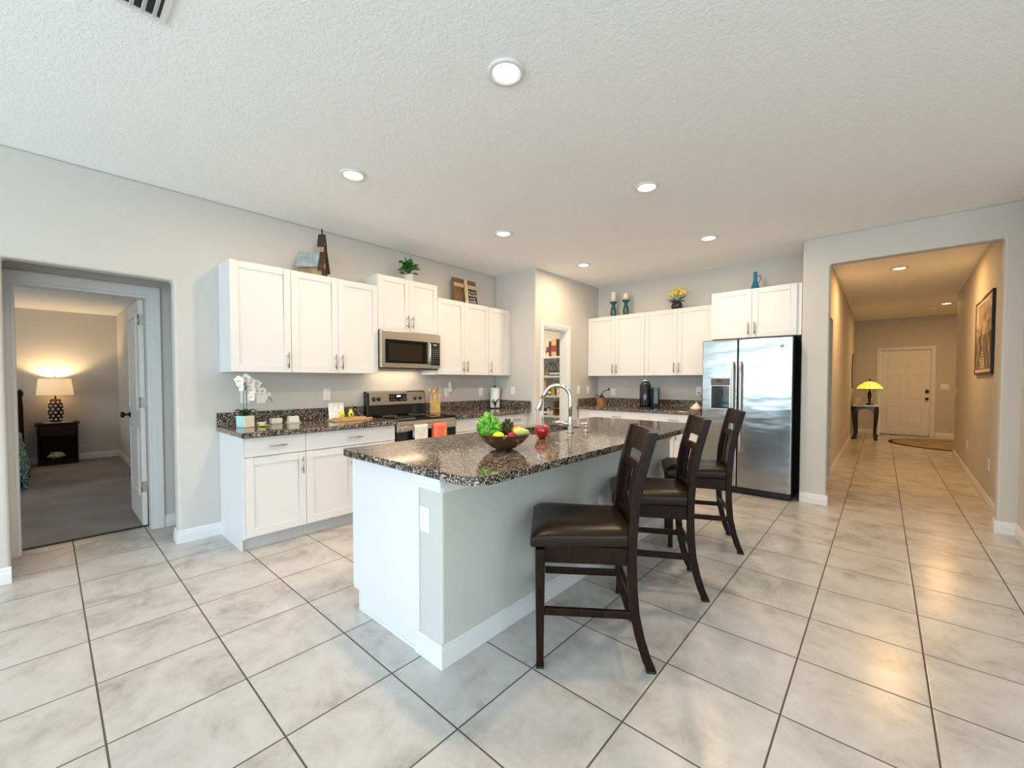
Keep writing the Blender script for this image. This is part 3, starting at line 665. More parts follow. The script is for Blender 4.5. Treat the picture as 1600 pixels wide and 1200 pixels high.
mb = MB(); a = [onpan(.27, 1.068, .004), onpan(.50, 1.068, .004), onpan(.50, 1.150, .004), onpan(.27, 1.150, .004)]; bq = [(x, y-.003, z) for x, y, z in a]
mb.add(a+bq, [(0, 1, 2, 3), (7, 6, 5, 4), (0, 4, 5, 1), (1, 5, 6, 2), (2, 6, 7, 3), (3, 7, 4, 0)]); disp = mb.build('display', 'black_gloss', t, bevel=.002)
mb = MB(); q = onpan(.365, 1.118, .0075); mb.box(q[0], q[1]-.001, q[2], q[0]+.05, q[1], q[2]+.018); mb.build('clock', 'range_clock', disp)
mb = MB()
for (bx, bz) in ((.29, 1.085), (.32, 1.085), (.345, 1.080), (.42, 1.085), (.45, 1.088), (.475, 1.088), (.45, 1.115), (.475, 1.115), (.29, 1.12), (.315, 1.12)):
    q = onpan(bx, bz, .0075); mb.box(q[0], q[1]-.0006, q[2], q[0]+.012, q[1], q[2]+.006)
mb.build('button', 'cloth_grey', disp)
for x in (.085, .145, .615, .690):
    q = onpan(x, 1.10, .0035)
    kb = MB().lathe([(.024, 0), (.024, .006), (.018, .008), (.017, .026), (.014, .028), (0, .028)], M=Matrix.Translation(q) @ Matrix.Rotation(PI/2, 4, 'X')).build('knob', 'black_plastic', t)
    MB().box(-.005, -.033, -.016, .005, -.0285, .016, M=Matrix.Translation(q)).build('knob_grip', 'chrome', kb)
MB().box(.004, -.004, .22, Wd-.004, .018, .79).build('oven_door', 'black_gloss', t, bevel=.003)
MB().box(.10, -.0065, .33, Wd-.10, -.0045, .66).build('oven_window', 'window_brown', t)
MB().box(.004, -.008, .792, Wd-.004, .018, .895).build('front_panel', 'steel', t, bevel=.002)
mb = MB().box(.035, -.060, .810, Wd-.035, -.040, .853); mb.box(.04, -.04, .82, .06, -.0085, .845).box(Wd-.06, -.04, .82, Wd-.04, -.0085, .845)
mb.build('handle', 'steel', t, bevel=.004)
MB().box(.004, -.004, .05, Wd-.004, .018, .212).build('storage_drawer', 'steel', t, bevel=.003)
# towels over the oven handle (handle world x -3.48..-3.46, z .853)
def towel(name, label, y0, y1, zb, m, rib=None):
    def f(u, v):
        prof = [(-3.4815, zb+.03), (-3.4815, .853), (-3.470, .8565), (-3.4585, .853), (-3.456, .79), (-3.4545, zb)]
        s = v*(len(prof)-1); i = min(int(s), len(prof)-2); w_ = s-i
        x = prof[i][0]*(1-w_)+prof[i+1][0]*w_; z = prof[i][1]*(1-w_)+prof[i+1][1]*w_
        if v > .62: x += .0025*math.sin(u*9)+.0025
        return (x, y0+(y1-y0)*u, z)
    mb = MB().sheet(f, 14, 20)
    if rib:
        t = thing(name, label, 'towel', (-3.47, (y0+y1)/2, zb)); mb.build('cloth', m, t, world=True, solid=.003)
        for k in range(5):
            z = zb+.02+k*.026; MB().box(-3.4495, y0+.012, z, -3.4485, y1-.006, z+.008).build('stripe', rib, t, world=True)
    else: mb.build(name, m, label=label, cat='towel', solid=.003)
towel('dish_towel', 'pale grey patterned towel hanging on the oven handle', 2.44, 2.60, .700, 'towel_pattern')
towel('dish_towel', 'coral orange striped towel hanging on the oven handle', 2.675, 2.85, .685, 'towel_coral', 'towel_coral_stripe')
# microwave
t = thing('microwave', 'stainless over-the-range microwave with dark glass door', 'microwave', (-3.80, 2.273, 1.425), R90)
H = .397
MB().box(.001, .02, .0, .7585, .345, H-.001).build('body', 'black_plastic', t)
MB().box(.0, -.020, .012, .7585, .0195, H-.002).build('front', 'steel', t, bevel=.004)
MB().box(.045, -.024, .060, .575, -.0205, .305).build('door_glass', 'black_glass', t, bevel=.001)
MB().box(.085, -.0255, .085, .50, -.0245, .265).build('window', 'window_brown', t)
MB().box(.615, -.024, .050, .745, -.0205, .305).build('keypad', 'black_gloss', t)
mb = MB()
for r_ in range(7):
    for c_ in range(4): mb.box(.628+c_*.028, -.0247, .075+r_*.024, .636+c_*.028, -.0242, .081+r_*.024)
mb.box(.655, -.0247, .272, .70, -.0242, .285); mb.build('key_marks', 'cloth_grey', t)
MB().tube([(.588, -.022, .065), (.588, -.05, .085), (.588, -.055, .18), (.588, -.05, .28), (.588, -.022, .30)], .010, 12).build('handle', 'steel', t)
MB().lathe([(.009, 0), (.009, .001), (0, .0012)], M=Matrix.Translation((.36, -.0205, .345)) @ Matrix.Rotation(PI/2, 4, 'X')).build('badge', 'nickel', t)
area('cooktop_light', (.38, .20, -.006), (0, 0, 0), .6, .22, 2.2, (1, .75, .5), 'RECTANGLE', parent=t)
# fridge
t = thing('refrigerator', 'stainless side-by-side refrigerator with water dispenser', 'refrigerator', (-1.612, 5.30, 0))
FW = .91
MB().box(.024, .045, .02, FW-.004, .655, 1.765).build('body', 'black_plastic', t)
MB().box(.02, .06, .001, FW-.02, .60, .02).build('foot', 'black_plastic', t)
MB().box(.01, .0, .022, FW-.006, .043, .072).build('grille', 'black_plastic', t)
MB().box(.0, -.02, .08, .379, .042, 1.775).build('freezer_door', 'steel_fridge', t, bevel=.010, seg=3)
MB().box(.389, -.02, .08, FW-.002, .042, 1.775).build('fridge_door', 'steel_fridge', t, bevel=.010, seg=3)
for x in (.345, .423):
    mb = MB().tube([(x, -.02, .47), (x, -.062, .50), (x, -.068, .60), (x, -.068, 1.38), (x, -.062, 1.48), (x, -.02, 1.51)], .0125, 12)
    mb.build('handle', 'steel', t)
d = MB().box(.095, -.026, .965, .315, -.0205, 1.335).build('dispenser', 'steel', t, bevel=.006)
MB().box(.103, -.030, 1.245, .307, -.0265, 1.328).build('control_panel', 'taupe', d, bevel=.002)
MB().box(.165, -.0318, 1.285, .235, -.0305, 1.312).build('display', 'black_gloss', d)
MB().box(.108, -.0285, .978, .302, -.0265, 1.240).build('recess', 'black_gloss', d)
MB().box(.18, -.045, 1.13, .23, -.029, 1.20).box(.19, -.04, 1.03, .22, -.029, 1.12).build('spout', 'black_plastic', d, bevel=.004)
MB().lathe([(.016, 0), (.016, .0015), (0, .002)], M=Matrix.Translation((.81, -.0205, 1.675)) @ Matrix.Rotation(PI/2, 4, 'X')).build('badge', 'nickel', t)

#%%STOOLS
def rect_path(mb, path, wy, dx, M=None):
    # sweep a rectangle wy (local y) by dx (thickness in x) along a path in the x-z plane; path items (x, z, y)
    vs = []
    for i, p in enumerate(path):
        a = path[max(i-1, 0)]; b_ = path[min(i+1, len(path)-1)]
        tx, tz = b_[0]-a[0], b_[1]-a[1]; L = math.hypot(tx, tz); nx, nz = tz/L, -tx/L
        if i in (0, len(path)-1): nx, nz = 1, 0
        for sx, sy in ((-1, -1), (1, -1), (1, 1), (-1, 1)):
            vs.append((p[0]+sx*nx*dx/2, p[2]+sy*wy/2, p[1]+sx*nz*dx/2))
    k = len(path)
    fs = [(i*4+j, i*4+(j+1) % 4, (i+1)*4+(j+1) % 4, (i+1)*4+j) for i in range(k-1) for j in range(4)]
    fs += [(3, 2, 1, 0), tuple((k-1)*4+j for j in range(4))]
    mb.add(vs, fs, False, M); return mb
def make_stool():
    # local x forward (toward the counter), y left; origin on the floor at the near rear foot's outer corner line; width .44
    t = thing('counter_stool', 'x', 'stool')
    hw = .20
    post = [(0, .0), (.022, .06), (.05, .15), (.074, .26), (.084, .38), (.088, .50), (.086, .60), (.075, .75), (.055, .86), (.030, .96), (.0, 1.072)]
    zx = lambda z: next(post[i][0]+(post[i+1][0]-post[i][0])*(z-post[i][1])/(post[i+1][1]-post[i][1]) for i in range(len(post)-1) if post[i][1] <= z <= post[i+1][1]+1e-6)
    for sy in (-1, 1):
        mb = MB(); rect_path(mb, [(x+.02, max(z, .012), sy*hw) for x, z in post], .038, .040); leg = mb.build('leg', 'stool_wood', t, bevel=.004)
        MB().box(.0, sy*hw-.02, .0008, .042, sy*hw+.02, .0117).build('glide', 'rubber', leg)
    for sy in (-1, 1):
        mb = MB(); x, y = .515, sy*.215
        vs = [(x-.016, y-.016, .012), (x+.016, y-.016, .012), (x+.016, y+.016, .012), (x-.016, y+.016, .012), (x-.022, y-.021, .545), (x+.022, y-.021, .545), (x+.022, y+.021, .545), (x-.022, y+.021, .545)]
        mb.add(vs, [(3, 2, 1, 0), (4, 5, 6, 7), (0, 1, 5, 4), (1, 2, 6, 5), (2, 3, 7, 6), (3, 0, 4, 7)]); leg = mb.build('leg', 'stool_wood', t, bevel=.004)
        MB().box(x-.018, y-.018, .0008, x+.018, y+.018, .0117).build('glide', 'rubber', leg)
    # apron
    mb = MB().box(.13, -.205, .475, .50, -.183, .552).box(.13, .183, .475, .50, .205, .552).box(.494, -.19, .475, .515, .19, .552).box(.10, -.18, .475, .122, .18, .552)
    mb.build('apron', 'stool_wood', t, bevel=.002)
    for sy in (-1, 1): MB().box(.105, sy*.205-.011, .238, .495, sy*.205+.011, .272).build('stretcher', 'stool_wood', t, bevel=.003)
    MB().box(.505, -.195, .20, .527, .195, .24).build('stretcher', 'stool_wood', t, bevel=.003)
    MB().box(.092, -.182, .30, .112, .182, .33).build('stretcher', 'stool_wood', t, bevel=.003)
    # cushion
    def top(u, v):
        x = .085+.475*u; hwid = .205+.04*u; y = (v*2-1)*hwid
        return x, y
    nx, ny = 12, 12; vs = []; fs = []
    for lay in (0, 1):
        for i in range(nx+1):
            for j in range(ny+1):
                u, v = i/nx, j/ny; x, y = top(u, v)
                ed = min(u, 1-u, v, 1-v)*2
                z = .556 if lay == 0 else .612+.030*min(1, ed*3.2)**.5-.010*math.exp(-((u-.45)**2+(v-.5)**2)*8)-.008*max(0, u-.8)*5
                vs.append((x, y, z))
    S = (nx+1)*(ny+1)
    for i in range(nx):
        for j in range(ny):
            a = i*(ny+1)+j; q = (a, a+ny+1, a+ny+2, a+1)
            fs.append(tuple(k+S for k in q)); fs.append(q[::-1])
    for i in range(nx):
        a = i*(ny+1); fs.append((a, a+ny+1, a+ny+1+S, a+S)); a = i*(ny+1)+ny; fs.append((a+S, a+ny+1+S, a+ny+1, a))
    for j in range(ny):
        a = j; fs.append((a+S, a+1+S, a+1, a)); a = nx*(ny+1)+j; fs.append((a, a+1, a+1+S, a+S))
    MB().add(vs, fs, True).build('seat', 'leather', t, bevel=.012, seg=3)
    # curved rails
    def rail(z0, z1, th, bow, nm):
        mb = MB(); K = 10; vs = []
        for i in range(K+1):
            y = -.182+.364*i/K; c = bow*(1-(y/.182)**2)
            for z in (z0, z1):
                x = zx(z)+.02-c
                vs += [(x-th/2, y, z), (x+th/2, y, z)]
        fs = []
        for i in range(K):
            a = i*4; bq = a+4; fs += [(a, bq, bq+1, a+1), (a+2, a+3, bq+3, bq+2), (a, a+2, bq+2, bq), (a+1, bq+1, bq+3, a+3)]
        fs += [(0, 1, 3, 2), (K*4, K*4+2, K*4+3, K*4+1)]
        mb.add(vs, fs); mb.build(nm, 'stool_wood', t, bevel=.003)
    rail(.955, 1.068, .024, .030, 'top_rail'); rail(.862, .905, .020, .026, 'back_rail'); rail(.612, .655, .020, .022, 'back_rail')
    for y0, y1 in ((-.165, -.068), (-.050, .050), (.068, .165)):
        c = .024*(1-(((y0+y1)/2)/.182)**2)
        mb = MB(); rect_path(mb, [(zx(z)+.02-c, z, (y0+y1)/2) for z in (.6555, .72, .79, .8615)], y1-y0, .012); mb.build('slat', 'stool_wood', t, bevel=.002)
    MB().prism([(-.05, .4745), (.05, .4745), (0, .425)], .36, .3615, 'x').build('dust_cover_corner', 'cloth_grey', t)
    return t
st = make_stool()
GS = 'counter stools along the island'
labs = ['dark wood counter stool with leather seat nearest the camera, at the front of the row', 'dark wood counter stool in the middle of the row of three', 'dark wood counter stool farthest back, in front of the fridge']
for i, (rn, ang) in enumerate((((-.727, 1.79), 216.5), ((-.734, 2.582), 209.7), ((-.748, 3.467), 205))):
    s = st if i == 0 else copy_tree(st)
    a = math.radians(ang); f = Vector((math.cos(a), math.sin(a))); lft = Vector((-f.y, f.x))
    # near rear foot lies on the left-hand side (local +y) of the stool
    c = Vector(rn)-lft*.205
    s.location = (c.x, c.y, 0); s.rotation_euler = (0, 0, a); s['label'] = labs[i]; s['group'] = GS

#%%SMALL
CT = .9145
def plate(kind, label, loc, rz, group=None, w=.072):
    t = thing({'outlet': 'wall_outlet', 'switch': 'light_switch'}[kind], label, 'wall '+kind if kind == 'outlet' else 'light switch', loc, rz, group)
    MB().box(-w/2, -.006, -.058, w/2, -.0008, .058).build('cover_plate', 'plate_white', t, bevel=.002)
    if kind == 'outlet':
        for z in (-.022, .022):
            s_ = MB().prism(rrect(-.016, z-.014, .016, z+.014, (.007,)*4, 4), -.0085, -.0062, 'y').build('socket', 'plate_white', t)
            MB().box(-.007, -.0092, z-.002, -.0052, -.0087, z+.006).box(.0052, -.0092, z-.002, .007, -.0087, z+.006).box(-.0018, -.0092, z-.010, .0018, -.0087, z-.006).build('slot', 'slot_dark', s_)
    else:
        k = max(1, round(w/.072))
        for i in range(k):
            x = (i-(k-1)/2)*.046; MB().box(x-.016, -.009, -.032, x+.016, -.0062, .032).build('rocker', 'plate_white', t, bevel=.001)
    return t
WO = 'white wall plates'
plate('outlet', 'white outlet on the left wall behind the white orchid stems', (XW, 1.16, 1.162), R90)
plate('switch', 'white switch plate on the left wall just right of the orchid flowers', (XW, 1.286, 1.156), R90)
plate('outlet', 'white outlet on the left wall between orchid and range', (XW, 1.88, 1.164), R90)
plate('outlet', 'white outlet right of the range holding the plug-in air freshener', (XW, 3.43, 1.15), R90)
plate('switch', 'white switch on the left wall near the paper towel holder', (XW, 4.035, 1.15), R90)
plate('outlet', 'white outlet on the short return wall right of the paper towels', (-3.81, 4.33, 1.162), 0)
plate('switch', 'white switch plate touching the pantry door casing', (-3.42, 5.385, 1.163), R90)
plate('switch', 'white switch plate between pantry casing and back counter', (-3.42, 5.66, 1.159), R90)
plate('outlet', 'white outlet on the back wall behind the coffee grinder crank', (-3.15, 5.971, 1.12), 0)
oc = plate('outlet', 'white outlet on the back wall beside the fridge with a grey cord', (-1.86, 5.971, 1.159), 0)
MB().box(-.012, -.03, -.034, .012, -.0095, -.012).tube([(0, -.03, -.02), (.02, -.05, -.03), (.04, -.04, -.07), (.05, -.03, -.12), (.075, -.03, -.17), (.09, -.03, -.235)], .004, 6).build('power_cord', 'cloth_grey', oc)
plate('outlet', 'white outlet on the end of the island under the moulding', (-1.576, 1.17, .655), 0)
plate('outlet', 'white outlet low on the long grey side of the island behind the stools', (-1.455, 2.585, .44), R90)
plate('switch', 'double white switch on the far wall right of the front door', (1.065, 13.62, 1.17), 0, w=.13)
plate('outlet', 'small white outlet low on the right hall wall, far one', (hallx(8.5), 8.5, .41), -R90, WO)
plate('outlet', 'small white outlet low on the right hall wall, near one', (hallx(6.5), 6.5, .43), -R90, WO)
plate('switch', 'white control plate at the far end corner of the right hall wall', (hallx(10.3), 10.3, 1.14), -R90)
plate('outlet', 'white outlet low on the left hall wall', (-.506, 9.6, .41), R90)
# plug-in freshener
t = thing('air_freshener', 'plug-in air freshener with clear bottle above the outlet right of the range', 'air freshener', (-4.11, 3.45, 1.17))
MB().ball((0, 0, .075), .036, (.7, .8, 1.25)).build('glass_body', 'cream_ceramic', t)
MB().box(-.028, -.016, -.015, .02, .016, .035).build('plug', 'plate_white', t, bevel=.004)

# ---- left counter
t = thing('potted_orchid', 'white orchid with arching flower sprays in a square mint pot with one beige side', 'orchid', (-3.935, 1.098, CT), .42)
MB().prism([(-.046, -.046), (.046, -.046), (.046, .046), (-.046, .046)], 0, .096).build('pot', 'mint_ceramic', t, bevel=.003)
MB().box(.0462, -.045, .002, .0475, .045, .094).build('pot_side', 'cream_ceramic', t)  # beige panel laid over one side of the mint pot
MB().box(-.041, -.041, .0965, .041, .041, .100).build('soil', 'soil', t)
r2 = random.Random(3)
for k in range(6):
    a = [-.6, .5, 1.4, 2.4, 3.4, 4.6][k]; L = .075+.03*r2.random(); ca, sa = math.cos(a), math.sin(a)
    def f(u, v, ca=ca, sa=sa, L=L):
        w_ = .022*math.sin(PI*(.08+.92*u))*(v-.5)*2; r_ = L*u; z = .10+.05*math.sin(u*PI*.75)-.01*abs(v-.5)
        return (r_*ca-w_*sa, r_*sa+w_*ca, z)
    MB().sheet(f, 8, 4).build('leaf', 'leaf_dark', t, solid=.002)
stems = []
for (bx, by, pts) in ((0, -.012, [(0, -.012, .09), (.0, -.014, .22), (0, -.01, .30), (.005, .03, .365), (.01, .09, .385), (.012, .15, .34), (.015, .21, .26), (.02, .25, .20)]),
                      (0, .012, [(0, .012, .09), (0, .014, .22), (0, .015, .32), (.0, .0, .37), (-.01, -.04, .38), (-.01, -.07, .36)])):
    sm = []
    P = [Vector(p) for p in pts]
    for i in range(len(P)-1):
        for j in range(4): sm.append(P[i].lerp(P[i+1], j/4))
    sm.append(P[-1]); MB().tube(sm, .0028, 6).build('stem', 'leaf_brown', t); stems.append(sm)
def blossom(parent, c, s, yaw, tilt):
    mb = MB(); M = Matrix.Translation(c) @ Matrix.Rotation(yaw, 4, 'Z') @ Matrix.Rotation(tilt, 4, 'Y')
    for k in range(5):
        a = 2*PI*k/5+.3; wide = 1.0 if k in (1, 4) else .72
        def f(u, v, a=a, wide=wide):
            w_ = s*.62*wide*math.sin(PI*min(1, .12+.88*u))*(v-.5)*2; r_ = s*u
            return (.35*s*math.sin(u*1.6)*.5-.1*abs(v-.5)*s, r_*math.cos(a)-w_*math.sin(a), r_*math.sin(a)+w_*math.cos(a))
        mb.sheet(f, 5, 4, M=M)
    b_ = mb.build('blossom', 'orchid_white', parent, solid=.001)
    MB().ball((.014*s/.03, 0, 0), s*.18, M=M, seg=8, rings=5).build('flower_center', 'orchid_center', b_)
for (c, s_, yw) in (((.01, -.055, .385), .036, -.3), ((.015, -.045, .335), .034, -.8), ((.02, .0, .405), .034, -.2), ((.02, .035, .375), .036, .1), ((.025, .045, .31), .034, -.5), ((.02, .04, .25), .032, -.3),
                    ((.02, .10, .36), .030, .2), ((.02, .105, .30), .028, -.2), ((.025, .15, .30), .027, 0), ((.025, .165, .245), .025, -.4), ((.03, .20, .265), .020, .1)):
    blossom(t, c, s_*1.25, yw-.85, .15)
t = thing('ceramic_bowl', 'little white bowl with a green leaf shaped spoon rest beside the orchid', 'bowl', (-3.90, 1.21, CT))
MB().lathe([(.015, 0), (.018, .004), (.034, .03), (.036, .034), (.032, .031), (.014, .008), (0, .007)]).build('bowl', 'cream_ceramic', t)
MB().sheet(lambda u, v: (.03+.02*math.sin(PI*u)*(v-.5)*2, -.04+.09*u, .004+.006*abs(v-.5)*2), 8, 4).build('leaf_rest', 'avocado_skin', t, solid=.003)
MB().box(-4.09, 1.33, CT, -4.03, 1.42, CT+.048).build('trinket_box', 'cream_ceramic', bevel=.004, label='small pale stone box between the orchid and the white butter dish', cat='box')
t = thing('butter_dish', 'white lidded butter dish on the left counter', 'butter dish', (-4.0, 1.50, CT))
MB().prism(rrect(-.04, -.058, .04, .058, (.01,)*4, 4), 0, .008).build('tray', 'cream_ceramic', t, bevel=.002)
mb = MB(); vs = []
for z, a, b_ in ((.0085, .033, .048), (.065, .026, .040)): vs += [(-a, -b_, z), (a, -b_, z), (a, b_, z), (-a, b_, z)]
mb.add(vs, [(3, 2, 1, 0), (4, 5, 6, 7), (0, 1, 5, 4), (1, 2, 6, 5), (2, 3, 7, 6), (3, 0, 4, 7)]); mb.build('lid', 'cream_ceramic', t, bevel=.006, seg=3)
MB().lathe([(.018, .066), (.024, .085), (.016, .1), (0, .102)]).build('dark_fern', 'leaf_dark', t)
# cutting boards and shakers
t = thing('cutting_board', 'larger pale wooden cutting board lying lowest on the left counter', 'cutting board', (-3.88, 1.99, CT), 0)
MB().prism(rrect(-.10, -.20, .10, .16, (.03,)*4, 6), 0, .014).prism(rrect(-.02, .155, .02, .235, (.015,)*4, 5), 0, .014).build('board', 'board_wood', t, bevel=.003)
t = thing('cutting_board', 'smaller rounded wooden board stacked on top of the larger board', 'cutting board', (-3.89, 1.97, CT+.0145), .12)
MB().prism(rrect(-.085, -.14, .085, .13, (.05,)*4, 8), 0, .012).prism(rrect(-.018, .12, .018, .20, (.012,)*4, 5), 0, .012).build('board', 'bamboo', t, bevel=.003)
t = thing('decor_tile', 'white square tile with grey brush strokes leaning behind the avocado shakers', 'tile', (-4.045, 1.93, CT), -.12)
Mt = Matrix.Translation((0, 0, 0)) @ Matrix.Rotation(-.14, 4, 'Y')
MB().box(-.004, -.075, 0.001, .004, .075, .165, M=Mt).build('tile', 'plate_white', t, bevel=.002)
for (y0, z0, y1, z1) in ((-.05, .10, .0, .15), (.018, .10, .022, .15), (-.05, .09, .06, .075), (-.01, .03, .03, .08)):
    MB().tube([(.0045, y0, z0), (.0045, y1, z1)], .004, 6, M=Mt, flat=.2).build('brush_stroke', 'cloth_grey', t)
def shaker_av(x, y, lab, pit):
    t = thing('avocado_shaker', lab, 'salt shaker', (x, y, CT+.0275))
    MB().lathe([(.012, 0), (.022, .008), (.026, .024), (.022, .044), (.014, .060), (.011, .070), (.007, .077), (0, .079)], sy=1.0).build('body', 'avocado_skin', t)
    MB().ball((.0245, -.006, .026), .011 if pit else .006, (.5, 1, 1)).build('pit', 'avocado_pit', t)
    MB().lathe([(0, 0), (.003, 0), (.003, .008), (0, .009)], (0, 0, .0785), seg=8).build('stalk', 'leaf_brown', t)
shaker_av(-3.905, 1.915, 'yellow green avocado shaker with a small leaf mark, left one of the pair', False)
shaker_av(-3.905, 2.005, 'yellow green avocado shaker with a big dark pit, right one of the pair', True)
# utensil holder
t = thing('utensil_holder', 'square bamboo holder filled with wooden utensils right of the range', 'utensil holder', (-3.985, 3.115, CT))
a = .044
MB().box(-a, -a, 0, a, a, .006).box(-a, -a, .006, -a+.006, a, .155).box(a-.006, -a, .006, a, a, .155).box(-a+.006, -a, .006, a-.006, -a+.006, .155).box(-a+.006, a-.006, .006, a-.006, a, .155).build('box', 'bamboo', t, bevel=.002)
for i, (dx, dy, tx, ty, hh, kind) in enumerate(((-.022, .0, -.022, -.054, .30, 's'), (.022, -.012, .022, -.03, .28, 'p'), (.0, .0, .0, .003, .30, 'p'), (-.022, .010, -.022, .03, .31, 's'), (.022, .0, .022, .054, .30, 'p'))):
    u = thing('wooden_utensil', ['wooden spoon leaning left in the bamboo holder', 'wooden spatula second from left in the bamboo holder', 'wooden spatula upright in the middle of the bamboo holder', 'wooden spoon second from right in the bamboo holder', 'wooden turner leaning far right in the bamboo holder'][i], 'utensil', (-3.985, 3.115, CT), 0, 'wooden utensils in the bamboo holder')
    p0 = Vector((dx, dy, .0075)); p1 = Vector((tx, ty, hh*.78)); p2 = Vector((tx*1.22, ty*1.22, hh))
    MB().tube([p0, p1], [.005, .006], 8).build('handle', 'bamboo', u)
    if kind == 's': MB().tube([p1, p1.lerp(p2, .3), p1.lerp(p2, .7), p2], [.006, .017, .019, .008], 12).build('head', 'bamboo', u)
    else: MB().tube([p1, p1.lerp(p2, .3), p2], [.006, .014, .016], 12, flat=.35).build('head', 'bamboo', u)
# paper towel holder
t = thing('paper_towel_holder', 'roll of white paper towels on a black stand with a black bird figure', 'paper towels', (-4.035, 4.20, CT))
MB().lathe([(.075, 0), (.075, .008), (0, .010)]).lathe([(.006, .01), (.006, .30), (.012, .305), (.012, .318), (0, .322)]).build('stand', 'iron_black', t)
MB().lathe([(.018, .0105), (.066, .0105), (.067, .02), (.067, .28), (.066, .288), (.018, .288)], seg=32).build('paper_roll', 'plate_white', t)
mb = MB().ball((0, 0, .07), .020, (.8, .9, 1.6)).ball((0, -.02, .115), .012).tube([(0, -.01, .08), (.0, -.05, .10), (0, -.085, .082)], [.010, .006, .003], 8).tube([(0, .01, .09), (.0, .045, .125), (0, .07, .14)], [.010, .007, .003], 8).tube([(0, 0, .04), (0, -.01, .001)], .004, 6).tube([(0, .005, .04), (0, .02, .001)], .004, 6)
mb.v = [tuple(Matrix.Translation((.064, -.066, 0)) @ Matrix.Rotation(-.75, 4, 'Z') @ Vector(p)) for p in mb.v]
mb.build('bird_figure', 'iron_black', t)

# ---- above the left cabinets
t = thing('church_birdhouse', 'rustic wooden church birdhouse with tin roof and pointed steeple on the first cabinets', 'birdhouse', (-3.985, 1.69, 2.2665), -.80)
MB().box(-.055, -.105, .0, .055, .075, .10).prism([(-.055, .10), (.055, .10), (0, .22)], -.105, .075, 'y').build('body', 'church_wall', t)
mb = MB()
def vee(mb, y0, y1, za, ze, w_, th):
    for sg in (-1, 1):
        mb.add([(0, y0, za), (0, y1, za), (sg*w_, y1, ze), (sg*w_, y0, ze), (0, y0, za-th*1.6), (0, y1, za-th*1.6), (sg*(w_-th), y1, ze-th), (sg*(w_-th), y0, ze-th)], [(0, 1, 2, 3), (7, 6, 5, 4), (0, 4, 5, 1), (1, 5, 6, 2), (2, 6, 7, 3), (3, 7, 4, 0)])
vee(mb, -.13, .075, .240, .085, .088, .006); mb.build('tin_roof', 'church_roof', t)
MB().prism([(-.055, .0), (.055, .0), (.055, .11), (0, .27), (-.055, .11)], .0755, .10, 'y').build('front_gable', 'church_wall', t)
mb = MB(); vee(mb, .0755, .125, .30, .06, .088, .008); mb.build('barge_board', 'church_brown', t)
MB().prism([(-.024, .20), (.024, .20), (.024, .315), (0, .37), (-.024, .315)], .060, .108, 'y').build('steeple', 'church_wall', t)
mb = MB(); vee(mb, .052, .118, .405, .285, .036, .006); mb.build('steeple_roof', 'church_brown', t)
MB().box(-.004, .082, .395, .004, .090, .455).box(-.016, .082, .428, .016, .090, .436).build('cross', 'iron_black', t)
MB().lathe([(.020, 0), (.020, .003), (.013, .0035), (0, .0035)], M=Matrix.Translation((0, .1005, .15)) @ Matrix.Rotation(-PI/2, 4, 'X')).build('entrance_hole', 'church_brown', t)
MB().box(-.050, .1005, .0, -.038, .112, .11).box(.038, .1005, .0, .050, .112, .11).box(-.02, .1005, .0, .02, .104, .085).build('porch', 'church_brown', t)
# potted plant
t = thing('potted_plant', 'small leafy green plant in a white pot above the microwave cabinet', 'potted plant', (-3.95, 2.72, 2.3945))
MB().lathe([(.038, 0), (.048, .01), (.054, .075), (.057, .085), (.050, .085), (.046, .07), (0, .07)]).build('pot', 'cream_ceramic', t)
r3 = random.Random(5)
for k in range(60):
    a = r3.random()*2*PI; el = r3.uniform(.2, 1.5); L = r3.uniform(.08, .145); wd = r3.uniform(.028, .040)
    d = Vector((math.cos(a)*math.cos(el), math.sin(a)*math.cos(el), math.sin(el))); sd = Vector((-math.sin(a), math.cos(a), 0)); b0 = Vector((r3.uniform(-.03, .03), r3.uniform(-.035, .035), r3.uniform(.08, .19)))
    def f(u, v, d=d, sd=sd, b0=b0, L=L, wd=wd):
        q = b0+d*L*u+sd*wd*math.sin(PI*max(0, (u-.35)/.65))*(v-.5)*2 if u > .35 else b0+d*L*u+sd*.0015*(v-.5)*2
        q = q+Vector((0, 0, -.035*u*u)); return (max(q.x, -.15), q.y, q.z)
    MB().sheet(f, 8, 2).build('leaf', 'leaf_green' if k % 3 else 'leaf_dark', t, solid=.0015)
for q_ in ((-.02, .01, .17), (.015, -.02, .18), (.02, .025, .16)): MB().tube([(0, 0, .07), q_], .003, 6).build('stem', 'leaf_dark', t)
# sign
t = thing('wooden_sign', 'rustic wooden plaque with bark cross and white lettering above the cabinets', 'sign', (-4.03, 3.66, 2.2665), 0)
Ms = Matrix.Rotation(-.12, 4, 'Y')
MB().box(-.015, -.20, .0, .005, .20, .352, M=Ms).build('board', 'sign_wood', t, bevel=.003)
MB().box(.0055, -.20, .235, .022, .20, .285, M=Ms).build('cross_bar', 'sign_bark', t, bevel=.006)
MB().box(.0225, -.035, .0, .034, .025, .352, M=Ms).build('cross_post', 'sign_bark', t, bevel=.006)
MB().box(.0055, .03, .0, .010, .197, .225, M=Ms).build('text_panel', 'sign_dark', t)
for i, (tx, sz) in enumerate((('A rest at', .034), ('WELCOME', .034), ('to my', .040), ('Lovely', .044), ('HOME', .046))):
    text(tx, sz, 'sign_white', t, Ms @ Matrix.Translation((.0112, .115, .188-i*.042)) @ Matrix.Rotation(PI/2, 4, 'Z') @ Matrix.Rotation(PI/2, 4, 'X'))
